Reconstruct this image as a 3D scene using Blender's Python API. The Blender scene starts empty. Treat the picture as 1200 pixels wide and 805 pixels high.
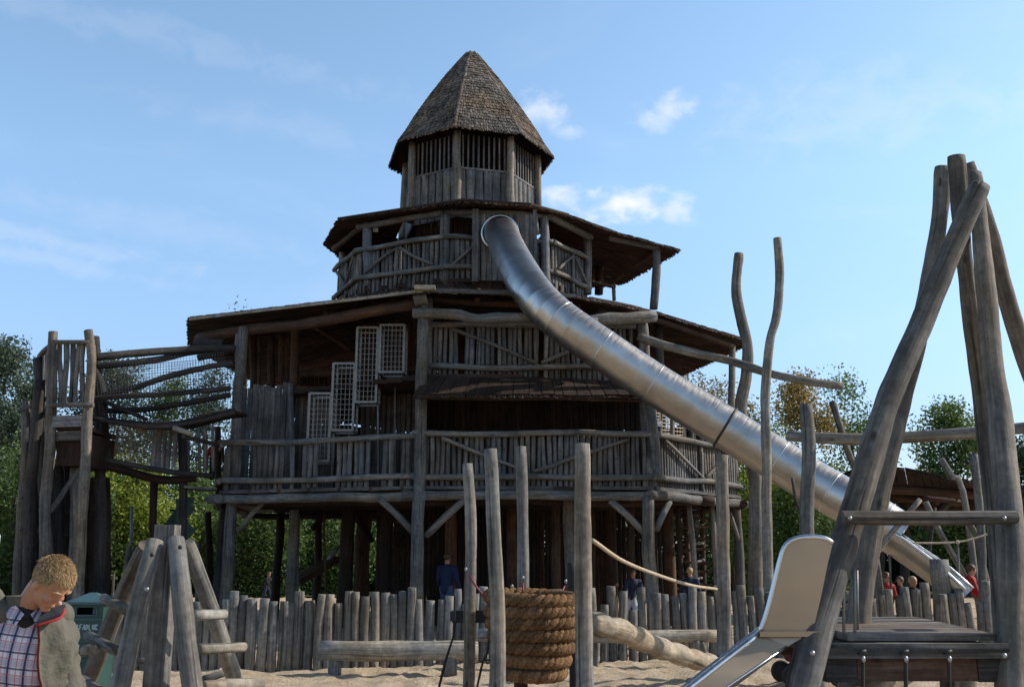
import bpy, bmesh, math, random
import numpy as np
from mathutils import Vector, Matrix, noise
R = random.Random(7)
rad = math.radians
scene = bpy.context.scene
COL = scene.collection
# ------------------------------------------------------------------ camera geometry (the surveyed station point)
F = 1150.0; PITCH = rad(12.39); CAMZ = 1.6
cp, sp = math.cos(PITCH), math.sin(PITCH)
def ray(px, py):
    u = (px-600)/F; v = (402.5-py)/F
    return Vector((u, cp - v*sp, sp + v*cp))
def P(px, py, Y):
    d = ray(px, py); return Vector((0, 0, CAMZ)) + d*(Y/d.y)
def PZ(px, py, z):
    d = ray(px, py); return Vector((0, 0, CAMZ)) + d*((z-CAMZ)/d.z)
def X(px, Y, z):
    return (px-600)/F*(Y*cp + (z-CAMZ)*sp)
def V(*a): return Vector(a)
# ------------------------------------------------------------------ object helpers
ORG = {}
def props(o, label=None, cat=None, group=None, kind=None):
    if label: o['label'] = label
    if cat: o['category'] = cat
    if group: o['group'] = group
    if kind: o['kind'] = kind
    return o
def thing(name, label, cat, loc=(0, 0, 0), group=None):
    o = bpy.data.objects.new(name, None); COL.objects.link(o)
    o.location = loc; o.empty_display_size = .2
    ORG[o.name] = Vector(loc)
    return props(o, label, cat, group)
class MB:
    def __init__(s):
        s.v = []; s.f = []; s.uv = []; s.t = []; s.sm = []
    def face(s, idx, uvs, tone, smooth=False):
        s.f.append(idx); s.uv.extend(uvs); s.t.extend([tone]*len(idx)); s.sm.append(smooth)
    def box8(s, c, tone=None):
        """c: 8 corners, bottom 0-3 then top 4-7; length runs along 0->4"""
        if tone is None: tone = R.random()
        b = len(s.v); s.v.extend([Vector(q) for q in c])
        o = R.random()*50
        w = (c[1]-c[0]).length; h = (c[2]-c[1]).length; L = (c[4]-c[0]).length
        us = [o, o+w, o+w+h, o+2*w+h, o+2*w+2*h]
        for i in range(4):
            j = (i+1) % 4
            s.face([b+i, b+j, b+4+j, b+4+i], [(us[i], o), (us[i+1], o), (us[i+1], o+L), (us[i], o+L)], tone)
        s.face([b+3, b+2, b+1, b], [(o, o), (o+w, o), (o+w, o+h), (o, o+h)], tone)
        s.face([b+4, b+5, b+6, b+7], [(o, o), (o+w, o), (o+w, o+h), (o, o+h)], tone)
    def beam(s, a, b, w, h, up=(0, 0, 1), tone=None, taper=1.0):
        """box from a to b; w across, h along up"""
        a = Vector(a); b = Vector(b); d = (b-a).normalized(); up = Vector(up)
        if abs(d.dot(up)) > .98: up = Vector((0, 1, 0))
        x = d.cross(up).normalized(); y = x.cross(d).normalized()
        cs = []
        for p, k in ((a, 1), (b, taper)):
            for sx, sy in ((-1, -1), (1, -1), (1, 1), (-1, 1)):
                cs.append(p + x*(sx*w*k/2) + y*(sy*h*k/2))
        s.box8(cs, tone)
    def board(s, a, b, w, th, nrm, wob=.012, tone=None):
        """irregular split board: 4 stations, slightly crooked; nrm = face normal"""
        a = Vector(a); b = Vector(b); d = (b-a); L = d.length; d.normalize(); n = Vector(nrm).normalized()
        x = n.cross(d).normalized(); n = d.cross(x).normalized()
        if tone is None: tone = R.random()
        k = 4; base = len(s.v); o = R.random()*50
        ph = R.random()*6; fr = R.uniform(2, 5)
        for i in range(k+1):
            t = i/k; c = a + d*(L*t) + x*(wob*math.sin(ph+fr*t)) 
            ww = w*(1+R.uniform(-.10, .10)); 
            for sx, sn in ((-1, -.5), (-.6, .5), (.6, .5), (1, -.5)):
                s.v.append(c + x*(sx*ww/2) + n*(sn*th))
        for i in range(k):
            for j in range(4):
                j2 = (j+1) % 4; A = base+i*4
                u0 = o+j*w*.5; u1 = u0+w*.5; v0 = o+L*i/k; v1 = o+L*(i+1)/k
                s.face([A+j, A+j2, A+4+j2, A+4+j], [(u0, v0), (u1, v0), (u1, v1), (u0, v1)], tone)
        e = base+k*4
        s.face([base+3, base+2, base+1, base], [(o, o)]*4, tone); s.face([e, e+1, e+2, e+3], [(o, o)]*4, tone)
    def tube(s, pts, r0, r1=None, n=10, seg=.22, wob=0.0, rv=.05, tone=None, cap=True, smooth=True, radii=None):
        pts = [Vector(p) for p in pts]
        if r1 is None: r1 = r0
        if tone is None: tone = R.random()
        # catmull-rom resample
        if len(pts) == 2: ctrl = [pts[0]*2-pts[1], pts[0], pts[1], pts[1]*2-pts[0]]
        else: ctrl = [pts[0]*2-pts[1]] + pts + [pts[-1]*2-pts[-2]]
        path = []; rr = []
        tot = sum((pts[i+1]-pts[i]).length for i in range(len(pts)-1)) or 1e-6
        acc = 0; m = len(pts)-1
        for i in range(m):
            L = (pts[i+1]-pts[i]).length; k = max(1, int(math.ceil(L/seg)))
            p0, p1, p2, p3 = ctrl[i:i+4]
            for q in range(k + (1 if i == m-1 else 0)):
                t = q/k
                path.append(.5*((2*p1)+(p2-p0)*t+(2*p0-5*p1+4*p2-p3)*t*t+(3*p1-p0-3*p2+p3)*t**3))
                g = (acc+L*t)/tot
                rr.append(radii[i]*(1-t)+radii[min(i+1, m)]*t if radii else r0*(1-g)+r1*g)
            acc += L
        N = len(path); ph = [R.random()*6.28 for _ in range(6)]
        T = [(path[min(i+1, N-1)]-path[max(i-1, 0)]).normalized() for i in range(N)]
        x = T[0].orthogonal().normalized(); base = len(s.v); o = R.random()*40; vacc = o
        lens = [0]
        for i in range(1, N): lens.append(lens[-1]+(path[i]-path[i-1]).length)
        nseed = Vector((R.random()*90, R.random()*90, R.random()*90))
        for i in range(N):
            x = (x - T[i]*x.dot(T[i])).normalized(); y = T[i].cross(x); l = lens[i]
            c = path[i] + (x*math.sin(l*1.3+ph[0]) + y*math.sin(l*1.7+ph[1]) + x*.4*math.sin(l*4.1+ph[2]))*wob
            r = rr[i]
            for j in range(n):
                a = 2*math.pi*j/n
                dr = 1 + rv*(1.6*noise.noise(nseed+Vector((math.cos(a)*.9, math.sin(a)*.9, l*1.8))) + .8*noise.noise(nseed+Vector((math.cos(a)*.4+9, math.sin(a)*.4, l*6))))
                if cap and rv > 0 and (i == 0 or i == N-1): dr *= .95
                s.v.append(c + (x*math.cos(a)+y*math.sin(a))*(r*dr))
        for i in range(N-1):
            for j in range(n):
                j2 = (j+1) % n; A = base+i*n; B = A+n
                u0 = o+2*math.pi*r0*j/n; u1 = o+2*math.pi*r0*(j+1)/n
                s.face([A+j, A+j2, B+j2, B+j], [(u0, o+lens[i]), (u1, o+lens[i]), (u1, o+lens[i+1]), (u0, o+lens[i+1])], tone, smooth)
        if cap:
            e = base+(N-1)*n
            s.face([base+j for j in range(n-1, -1, -1)], [(o+.05*math.cos(6.28*j/n), o+.002*math.sin(6.28*j/n)) for j in range(n)], min(1, tone+.2))
            s.face([e+j for j in range(n)], [(o+.05*math.cos(6.28*j/n), o+.002*math.sin(6.28*j/n)) for j in range(n)], min(1, tone+.2))
    def poly(s, pts, tone=.5, uvs=None):
        b = len(s.v); s.v.extend([Vector(p) for p in pts])
        if uvs is None: uvs = [(p[0], p[1]+p[2]) for p in pts]
        s.face(list(range(b, b+len(pts))), uvs, tone)
    def ell(s, c, r, axes=None, n=12, m=8, tone=.5):
        """ellipsoid; axes = (x,y,z) vectors"""
        c = Vector(c); ax = axes or (V(1, 0, 0), V(0, 1, 0), V(0, 0, 1)); base = len(s.v)
        for i in range(1, m):
            th = math.pi*i/m
            for j in range(n):
                ph = 2*math.pi*j/n
                s.v.append(c + ax[0]*(r[0]*math.sin(th)*math.cos(ph)) + ax[1]*(r[1]*math.sin(th)*math.sin(ph)) + ax[2]*(r[2]*math.cos(th)))
        top = len(s.v); s.v.append(c+ax[2]*r[2]); bot = len(s.v); s.v.append(c-ax[2]*r[2])
        for i in range(m-2):
            for j in range(n):
                j2 = (j+1) % n; A = base+i*n
                s.face([A+j, A+n+j, A+n+j2, A+j2], [(0, 0)]*4, tone, True)
        for j in range(n):
            j2 = (j+1) % n
            s.face([top, base+j, base+j2], [(0, 0)]*3, tone, True)
            A = base+(m-2)*n
            s.face([bot, A+j2, A+j], [(0, 0)]*3, tone, True)
    def mesh(s, name, org=Vector((0, 0, 0))):
        me = bpy.data.meshes.new(name)
        me.from_pydata([tuple(q-org) for q in s.v], [], s.f)
        uvl = me.uv_layers.new(name='UVMap'); uvl.data.foreach_set('uv', np.array(s.uv, dtype=np.float32).ravel())
        at = me.attributes.new('tone', 'FLOAT', 'CORNER'); at.data.foreach_set('value', np.array(s.t, dtype=np.float32))
        me.polygons.foreach_set('use_smooth', np.array(s.sm, dtype=bool))
        me.update(); return me
    def build(s, name, mat, parent=None, loc=None, label=None):
        org = ORG[parent.name] if parent is not None else Vector(loc or (0, 0, 0))
        me = s.mesh(name, org); me.materials.append(mat)
        o = bpy.data.objects.new(name, me); COL.objects.link(o)
        if parent is not None: o.parent = parent
        else: o.location = org
        ORG[o.name] = org.copy()
        if label: o['label'] = label
        return o
def remeshed(mb, name, mat, parent, voxel, smooth=2, label=None):
    """union all shapes of mb into one continuous surface"""
    org = ORG[parent.name]
    me = mb.mesh('tmp', org); o = bpy.data.objects.new('tmp', me); COL.objects.link(o)
    m = o.modifiers.new('r', 'REMESH'); m.mode = 'VOXEL'; m.voxel_size = voxel; m.use_smooth_shade = True
    if smooth:
        k = o.modifiers.new('s', 'SMOOTH'); k.iterations = smooth; k.factor = .5
    dg = bpy.context.evaluated_depsgraph_get(); dg.update()
    me2 = bpy.data.meshes.new_from_object(o.evaluated_get(dg)); me2.name = name
    bpy.data.objects.remove(o); bpy.data.meshes.remove(me)
    me2.materials.clear(); me2.materials.append(mat)
    me2.polygons.foreach_set('use_smooth', np.ones(len(me2.polygons), dtype=bool))
    r = bpy.data.objects.new(name, me2); COL.objects.link(r); r.parent = parent
    ORG[r.name] = org.copy()
    if label: r['label'] = label
    return r
# ------------------------------------------------------------------ materials
class NT:
    def __init__(s, name):
        s.m = bpy.data.materials.new(name); s.m.use_nodes = True; s.t = s.m.node_tree; s.t.nodes.clear()
    def n(s, typ, **k):
        nd = s.t.nodes.new(typ)
        for a, b in k.items(): setattr(nd, a, b)
        return nd
    def l(s, a, b): s.t.links.new(a, b)
    def inp(s, nd, **k):
        for a, b in k.items(): nd.inputs[a].default_value = b
def rgba(c): return (c[0], c[1], c[2], 1)
def setin(nd, d):
    for k, v in d.items(): nd.inputs[k].default_value = v
def ramp(t, stops):
    r = t.n('ShaderNodeValToRGB'); cr = r.color_ramp
    while len(cr.elements) > 1: cr.elements.remove(cr.elements[0])
    cr.elements[0].position = stops[0][0]; cr.elements[0].color = rgba(stops[0][1])
    for p, c in stops[1:]:
        e = cr.elements.new(p); e.color = rgba(c)
    return r
def wood(name, dark, mid, light, rough=.8, us=38, vs=1.6, tone_amt=.55, bump=.35, crack=.75, patch=None):
    t = NT(name)
    uv = t.n('ShaderNodeUVMap', uv_map='UVMap')
    mp = t.n('ShaderNodeMapping'); mp.inputs['Scale'].default_value = (us, vs, 1); t.l(uv.outputs[0], mp.inputs[0])
    n1 = t.n('ShaderNodeTexNoise'); setin(n1, {'Scale': 1.0, 'Detail': 6, 'Roughness': .65}); t.l(mp.outputs[0], n1.inputs['Vector'])
    rp = ramp(t, [(.25, dark), (.5, mid), (.78, light)]); t.l(n1.outputs['Fac'], rp.inputs[0])
    # long drying cracks
    mp2 = t.n('ShaderNodeMapping'); mp2.inputs['Scale'].default_value = (us*.55, vs*.45, 1); mp2.inputs['Location'].default_value = (3.3, 7.1, 0); t.l(uv.outputs[0], mp2.inputs[0])
    n2 = t.n('ShaderNodeTexNoise'); setin(n2, {'Scale': 1.0, 'Detail': 3, 'Roughness': .5}); t.l(mp2.outputs[0], n2.inputs['Vector'])
    cr = t.n('ShaderNodeMapRange'); setin(cr, {'From Min': .60, 'From Max': .68, 'To Min': 0, 'To Max': crack}); t.l(n2.outputs['Fac'], cr.inputs['Value'])
    mx = t.n('ShaderNodeMix', data_type='RGBA'); t.l(cr.outputs[0], mx.inputs['Factor']); t.l(rp.outputs[0], mx.inputs[6]); mx.inputs[7].default_value = rgba([c*.35 for c in dark])
    # world-space blotches (damp, lichen, bleaching)
    g = t.n('ShaderNodeNewGeometry')
    n3 = t.n('ShaderNodeTexNoise'); setin(n3, {'Scale': 1.7, 'Detail': 5, 'Roughness': .6}); t.l(g.outputs['Position'], n3.inputs['Vector'])
    bl = t.n('ShaderNodeMapRange'); setin(bl, {'From Min': .3, 'From Max': .7, 'To Min': .55, 'To Max': 1.4}); t.l(n3.outputs['Fac'], bl.inputs['Value'])
    at = t.n('ShaderNodeAttribute', attribute_name='tone')
    tn = t.n('ShaderNodeMapRange'); setin(tn, {'From Min': 0, 'From Max': 1, 'To Min': 1-tone_amt*.5, 'To Max': 1+tone_amt*.5}); t.l(at.outputs['Fac'], tn.inputs['Value'])
    mu = t.n('ShaderNodeMath', operation='MULTIPLY'); t.l(bl.outputs[0], mu.inputs[0]); t.l(tn.outputs[0], mu.inputs[1])
    mk = t.n('ShaderNodeMapping'); mk.inputs['Scale'].default_value = (5.5, 2.1, 1); t.l(uv.outputs[0], mk.inputs[0])
    vo = t.n('ShaderNodeTexVoronoi'); setin(vo, {'Scale': 1.0, 'Randomness': 1.0}); t.l(mk.outputs[0], vo.inputs['Vector'])
    kn = t.n('ShaderNodeMapRange'); setin(kn, {'From Min': .05, 'From Max': .12, 'To Min': .35, 'To Max': 1}); t.l(vo.outputs['Distance'], kn.inputs['Value'])
    n6 = t.n('ShaderNodeTexNoise'); setin(n6, {'Scale': 14, 'Detail': 4, 'Roughness': .7}); t.l(g.outputs['Position'], n6.inputs['Vector'])
    b6 = t.n('ShaderNodeMapRange'); setin(b6, {'From Min': .35, 'From Max': .65, 'To Min': .72, 'To Max': 1.2}); t.l(n6.outputs['Fac'], b6.inputs['Value'])
    k6 = t.n('ShaderNodeMath', operation='MULTIPLY'); t.l(kn.outputs[0], k6.inputs[0]); t.l(b6.outputs[0], k6.inputs[1])
    mu2 = t.n('ShaderNodeMath', operation='MULTIPLY'); t.l(mu.outputs[0], mu2.inputs[0]); t.l(k6.outputs[0], mu2.inputs[1]); mu = mu2
    vm = t.n('ShaderNodeVectorMath', operation='SCALE'); t.l(mx.outputs[2], vm.inputs[0]); t.l(mu.outputs[0], vm.inputs['Scale'])
    # warm/cool drift
    n4 = t.n('ShaderNodeTexNoise'); setin(n4, {'Scale': .9, 'Detail': 2}); t.l(g.outputs['Position'], n4.inputs['Vector'])
    r4 = ramp(t, [(.35, (.90, .98, 1.08)), (.65, (1.10, 1.0, .86))]); t.l(n4.outputs['Fac'], r4.inputs[0])
    vm2 = t.n('ShaderNodeVectorMath', operation='MULTIPLY'); t.l(vm.outputs[0], vm2.inputs[0]); t.l(r4.outputs[0], vm2.inputs[1])
    b = t.n('ShaderNodeBsdfPrincipled'); setin(b, {'Roughness': rough}); b.inputs['Specular IOR Level'].default_value = .3
    t.l(vm2.outputs[0], b.inputs['Base Color'])
    ma = t.n('ShaderNodeMath', operation='SUBTRACT'); t.l(n1.outputs['Fac'], ma.inputs[0]); t.l(cr.outputs[0], ma.inputs[1])
    bp = t.n('ShaderNodeBump'); setin(bp, {'Strength': bump, 'Distance': .012}); t.l(ma.outputs[0], bp.inputs['Height']); t.l(bp.outputs[0], b.inputs['Normal'])
    o = t.n('ShaderNodeOutputMaterial'); t.l(b.outputs[0], o.inputs[0]); return t.m
def plain(name, c, rough=.6, metal=0, var=.25, sc=6, bump=.0, spec=.4, toneamt=0.0):
    t = NT(name); g = t.n('ShaderNodeNewGeometry')
    n1 = t.n('ShaderNodeTexNoise'); setin(n1, {'Scale': sc, 'Detail': 5, 'Roughness': .6}); t.l(g.outputs['Position'], n1.inputs['Vector'])
    rp = ramp(t, [(.3, [k*(1-var) for k in c]), (.7, [min(1, k*(1+var)) for k in c])]); t.l(n1.outputs['Fac'], rp.inputs[0])
    b = t.n('ShaderNodeBsdfPrincipled'); setin(b, {'Roughness': rough, 'Metallic': metal}); b.inputs['Specular IOR Level'].default_value = spec
    if toneamt:
        at = t.n('ShaderNodeAttribute', attribute_name='tone')
        tn = t.n('ShaderNodeMapRange'); setin(tn, {'To Min': 1-toneamt*.5, 'To Max': 1+toneamt*.5}); t.l(at.outputs['Fac'], tn.inputs['Value'])
        vm = t.n('ShaderNodeVectorMath', operation='SCALE'); t.l(rp.outputs[0], vm.inputs[0]); t.l(tn.outputs[0], vm.inputs['Scale']); t.l(vm.outputs[0], b.inputs['Base Color'])
    else: t.l(rp.outputs[0], b.inputs['Base Color'])
    if bump:
        bp = t.n('ShaderNodeBump'); setin(bp, {'Strength': bump, 'Distance': .02}); t.l(n1.outputs['Fac'], bp.inputs['Height']); t.l(bp.outputs[0], b.inputs['Normal'])
    o = t.n('ShaderNodeOutputMaterial'); t.l(b.outputs[0], o.inputs[0]); return t.m
def steel(name, c=(.55, .54, .53), rough=.26):
    t = NT(name); uv = t.n('ShaderNodeUVMap', uv_map='UVMap')
    mp = t.n('ShaderNodeMapping'); mp.inputs['Scale'].default_value = (2.2, 22, 1); t.l(uv.outputs[0], mp.inputs[0])
    n1 = t.n('ShaderNodeTexNoise'); setin(n1, {'Scale': 1, 'Detail': 6, 'Roughness': .6}); t.l(mp.outputs[0], n1.inputs['Vector'])
    g = t.n('ShaderNodeNewGeometry')
    n2 = t.n('ShaderNodeTexNoise'); setin(n2, {'Scale': 2.4, 'Detail': 2, 'Roughness': .5}); t.l(g.outputs['Position'], n2.inputs['Vector'])
    rp = ramp(t, [(.3, [k*.80 for k in c]), (.55, c), (.8, [k*1.1 for k in c])]); t.l(n2.outputs['Fac'], rp.inputs[0])
    mr = t.n('ShaderNodeMapRange'); setin(mr, {'From Min': .3, 'From Max': .7, 'To Min': rough-.06, 'To Max': rough+.14}); t.l(n1.outputs['Fac'], mr.inputs['Value'])
    b = t.n('ShaderNodeBsdfPrincipled'); setin(b, {'Metallic': 1.0}); t.l(rp.outputs[0], b.inputs['Base Color']); t.l(mr.outputs[0], b.inputs['Roughness'])
    bp = t.n('ShaderNodeBump'); setin(bp, {'Strength': .015, 'Distance': .01}); t.l(n2.outputs['Fac'], bp.inputs['Height']); t.l(bp.outputs[0], b.inputs['Normal'])
    o = t.n('ShaderNodeOutputMaterial'); t.l(b.outputs[0], o.inputs[0]); return t.m
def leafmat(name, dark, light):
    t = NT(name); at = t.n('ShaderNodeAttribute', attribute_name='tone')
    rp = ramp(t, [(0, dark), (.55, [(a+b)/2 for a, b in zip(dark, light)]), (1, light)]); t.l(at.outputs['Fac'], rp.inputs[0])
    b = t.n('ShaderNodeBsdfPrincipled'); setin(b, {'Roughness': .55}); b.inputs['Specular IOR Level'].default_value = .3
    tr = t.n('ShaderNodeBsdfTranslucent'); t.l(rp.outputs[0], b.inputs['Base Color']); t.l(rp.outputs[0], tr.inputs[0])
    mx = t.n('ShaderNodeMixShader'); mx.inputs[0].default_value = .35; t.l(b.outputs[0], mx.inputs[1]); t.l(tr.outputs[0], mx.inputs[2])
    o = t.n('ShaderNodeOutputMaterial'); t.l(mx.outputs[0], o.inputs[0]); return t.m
M = {}
M['log'] = wood('weathered_log', (0.0470, 0.0429, 0.0397), (0.1231, 0.1142, 0.1053), (0.2308, 0.2147, 0.1968))
M['leg'] = wood('dark_mottled_log', (.038, .032, .027), (.115, .100, .085), (.235, .205, .175), us=24, vs=1.0, bump=.6)
M['post'] = wood('grey_post', (.065, .057, .049), (.165, .148, .128), (.295, .268, .232), us=30, vs=1.1)
M['slat'] = wood('grey_paling', (0.0370, 0.0347, 0.0333), (0.0998, 0.0939, 0.0888), (0.1886, 0.1775, 0.1664), us=26, vs=1.2, tone_amt=.75)
M['board'] = wood('grey_board', (0.0506, 0.0478, 0.0478), (0.1288, 0.1242, 0.1224), (0.2254, 0.2180, 0.2134), us=22, vs=1.0, tone_amt=.5)
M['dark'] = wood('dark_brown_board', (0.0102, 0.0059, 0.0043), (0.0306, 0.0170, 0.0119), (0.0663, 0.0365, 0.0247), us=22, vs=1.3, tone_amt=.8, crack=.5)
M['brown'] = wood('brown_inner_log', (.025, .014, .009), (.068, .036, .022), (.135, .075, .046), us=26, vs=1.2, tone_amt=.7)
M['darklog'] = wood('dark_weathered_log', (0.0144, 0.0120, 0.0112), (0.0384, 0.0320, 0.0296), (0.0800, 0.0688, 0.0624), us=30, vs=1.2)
M['soffit'] = wood('red_brown_soffit', (0.0245, 0.0126, 0.0084), (0.0665, 0.0315, 0.0210), (0.1190, 0.0560, 0.0364), us=14, vs=1.2, tone_amt=.7)
M['shingle'] = wood('wooden_shingle', (0.0549, 0.0439, 0.0359), (0.1347, 0.1077, 0.0868), (0.2494, 0.2044, 0.1646), us=40, vs=4, tone_amt=.95, rough=.9, crack=.4)
M['shingle_dark'] = wood('dark_shingle', (.03, .024, .021), (.075, .058, .048), (.15, .118, .095), us=40, vs=4, tone_amt=.95, rough=.9, crack=.4)
M['trim'] = wood('pale_eave_board', (.12, .098, .075), (.26, .215, .165), (.42, .35, .27), us=26, vs=1.5)
M['pale'] = wood('pale_bare_log', (0.1190, 0.0978, 0.0765), (0.2550, 0.2167, 0.1700), (0.4080, 0.3485, 0.2762), us=24, vs=1.5)
M['bench'] = wood('grey_bench_log', (0.1105, 0.0978, 0.0850), (0.2465, 0.2210, 0.1870), (0.3740, 0.3315, 0.2848), us=34, vs=1.3, bump=.7)
M['rope'] = plain('brown_rope', (.175, .098, .050), .95, var=.55, sc=45, bump=1.0, spec=.1, toneamt=.8)
M['rope_pale'] = plain('pale_rope', (.42, .34, .25), .9, var=.3, sc=30, bump=.6, spec=.1)
M['rope_dark'] = plain('dark_rope', (.04, .035, .032), .85, var=.3, sc=20, spec=.2)
M['net'] = plain('net_cord', (.09, .085, .08), .9, var=.3, sc=10, spec=.1)
M['steel'] = steel('tube_steel', (.47, .445, .42), .31)
M['steel_flat'] = steel('panel_steel', (.40, .295, .20), .36); M['steel_flat'].node_tree.nodes['Principled BSDF'].inputs['Metallic'].default_value = .75  # beige of the reflected sand is put into the base colour
M['steel_rail'] = steel('rail_steel', (.66, .66, .67), .25)
M['galv'] = plain('galvanised_frame', (.20, .19, .175), .5, .35, .25, 9)
M['black'] = plain('black_steel', (.02, .02, .022), .6, 0, .3, 9)
M['bolt'] = plain('zinc_bolt', (.35, .35, .35), .4, .8, .1, 20)
M['green'] = plain('dark_green_paint', (.018, .058, .050), .45, 0, .25, 5, bump=.1)
M['green2'] = plain('moss_green_paint', (.035, .075, .045), .6, 0, .25, 5)
M['teal'] = plain('teal_bin_lid', (.045, .09, .10), .4, 0, .2, 6, bump=.1)
M['white'] = plain('worn_white_paint', (.42, .52, .54), .6, 0, .3, 90)
M['signwhite'] = plain('white_sign', (.75, .82, .80), .5, 0, .05, 3)
M['red'] = plain('red_cloth', (.30, .014, .014), .8, 0, .3, 12)
M['redclip'] = plain('red_clip', (.18, .02, .02), .5, 0, .3, 12)
M['navy'] = plain('navy_cloth', (.018, .022, .05), .85, 0, .3, 12)
M['blue'] = plain('blue_cloth', (.012, .02, .06), .85, 0, .3, 12)
M['blackcloth'] = plain('black_cloth', (.014, .014, .016), .9, 0, .3, 12)
M['palecloth'] = plain('pale_cloth', (.45, .45, .48), .9, 0, .2, 12)
M['denim'] = plain('denim_cloth', (.05, .075, .13), .9, 0, .3, 12)
M['skin'] = plain('skin', (.40, .19, .11), .5, 0, .14, 12, spec=.4)
M['hair_blond'] = plain('blond_hair', (.36, .235, .115), .55, 0, .3, 60, spec=.4, toneamt=.9)
M['hair_brown'] = plain('brown_hair', (.08, .045, .025), .6, 0, .4, 60)
M['jacket'] = plain('khaki_jacket', (.100, .091, .070), .85, 0, .2, 11, bump=1.0)
M['collar'] = plain('charcoal_collar', (.022, .024, .03), .8, 0, .3, 14)
def plaid():
    t = NT('plaid_shirt'); tc = t.n('ShaderNodeTexCoord'); mp = t.n('ShaderNodeMapping'); mp.inputs['Rotation'].default_value = (0, rad(-8), 0)
    t.l(tc.outputs['Object'], mp.inputs[0]); sx = t.n('ShaderNodeSeparateXYZ'); t.l(mp.outputs[0], sx.inputs[0])
    def stripe(out, period, duty, off):
        a = t.n('ShaderNodeMath', operation='ADD'); t.l(out, a.inputs[0]); a.inputs[1].default_value = off+10
        m = t.n('ShaderNodeMath', operation='MODULO'); t.l(a.outputs[0], m.inputs[0]); m.inputs[1].default_value = period
        c = t.n('ShaderNodeMath', operation='LESS_THAN'); t.l(m.outputs[0], c.inputs[0]); c.inputs[1].default_value = period*duty
        return c.outputs[0]
    cur = None; base = (.62, .60, .66)
    col = base; sock = None
    def mix(prev, fac, c, amt):
        q = t.n('ShaderNodeMath', operation='MULTIPLY'); t.l(fac, q.inputs[0]); q.inputs[1].default_value = amt
        m = t.n('ShaderNodeMix', data_type='RGBA'); t.l(q.outputs[0], m.inputs['Factor']); m.inputs[7].default_value = rgba(c)
        if prev is None: m.inputs[6].default_value = rgba(base)
        else: t.l(prev, m.inputs[6])
        return m.outputs[2]
    s = mix(None, stripe(sx.outputs[0], .062, .42, .01), (.33, .28, .36), .7)
    s = mix(s, stripe(sx.outputs[2], .066, .42, .0), (.33, .28, .36), .6)
    s = mix(s, stripe(sx.outputs[0], .062, .13, .0), (.02, .022, .07), .95)
    s = mix(s, stripe(sx.outputs[2], .066, .12, .012), (.02, .022, .07), .85)
    s = mix(s, stripe(sx.outputs[0], .062, .06, .028), (.45, .06, .06), .75)
    s = mix(s, stripe(sx.outputs[2], .066, .06, .036), (.45, .06, .06), .7)
    b = t.n('ShaderNodeBsdfPrincipled'); setin(b, {'Roughness': .9}); t.l(s, b.inputs['Base Color'])
    o = t.n('ShaderNodeOutputMaterial'); t.l(b.outputs[0], o.inputs[0]); return t.m
M['plaid'] = plaid()
def sandmat():
    t = NT('playground_sand'); g = t.n('ShaderNodeNewGeometry')
    n1 = t.n('ShaderNodeTexNoise'); setin(n1, {'Scale': 2.3, 'Detail': 8, 'Roughness': .65}); t.l(g.outputs['Position'], n1.inputs['Vector'])
    rp = ramp(t, [(.3, (.35, .265, .18)), (.5, (.50, .395, .28)), (.72, (.63, .52, .385))]); t.l(n1.outputs['Fac'], rp.inputs[0])
    n2 = t.n('ShaderNodeTexNoise'); setin(n2, {'Scale': 26, 'Detail': 6, 'Roughness': .7}); t.l(g.outputs['Position'], n2.inputs['Vector'])
    r2 = ramp(t, [(.32, (.5, .46, .42)), (.46, (.95, .95, .95)), (.7, (1.12, 1.1, 1.07))]); t.l(n2.outputs['Fac'], r2.inputs[0])
    m = t.n('ShaderNodeVectorMath', operation='MULTIPLY'); t.l(rp.outputs[0], m.inputs[0]); t.l(r2.outputs[0], m.inputs[1])
    b = t.n('ShaderNodeBsdfPrincipled'); setin(b, {'Roughness': .95}); b.inputs['Specular IOR Level'].default_value = .15
    t.l(m.outputs[0], b.inputs['Base Color'])
    bp = t.n('ShaderNodeBump'); setin(bp, {'Strength': .9, 'Distance': .05}); t.l(n2.outputs['Fac'], bp.inputs['Height']); t.l(bp.outputs[0], b.inputs['Normal'])
    o = t.n('ShaderNodeOutputMaterial'); t.l(b.outputs[0], o.inputs[0]); return t.m
M['sand'] = sandmat()
M['grass'] = plain('dry_grass', (.055, .07, .025), .95, 0, .5, .6, bump=.5, spec=.1)
M['leaf_dark'] = leafmat('leaf_dark', (0.012, 0.026, 0.012), (0.060, 0.098, 0.036))
M['leaf_mid'] = leafmat('leaf_mid', (0.029, 0.065, 0.017), (0.152, 0.217, 0.051))
M['leaf_bright'] = leafmat('leaf_bright', (0.061, 0.101, 0.014), (0.324, 0.365, 0.047))
M['leaf_autumn'] = leafmat('leaf_autumn', (0.075, 0.075, 0.021), (0.390, 0.262, 0.068))
M['leaf_blue'] = leafmat('leaf_grey', (0.029, 0.049, 0.034), (0.111, 0.150, 0.091))
M['midboard'] = wood('grey_brown_board', (.025, .020, .017), (.072, .060, .051), (.14, .12, .105), us=22, vs=1.1, tone_amt=.7)
M['plank'] = wood('red_brown_plank', (.045, .032, .026), (.15, .115, .092), (.30, .25, .21), us=22, vs=1.1, tone_amt=.6)
M['darkred'] = plain('dark_red_cloth', (.07, .006, .008), .8, 0, .3, 12)
M['bark'] = wood('bark', (.03, .024, .02), (.075, .06, .048), (.13, .11, .09))
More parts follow.
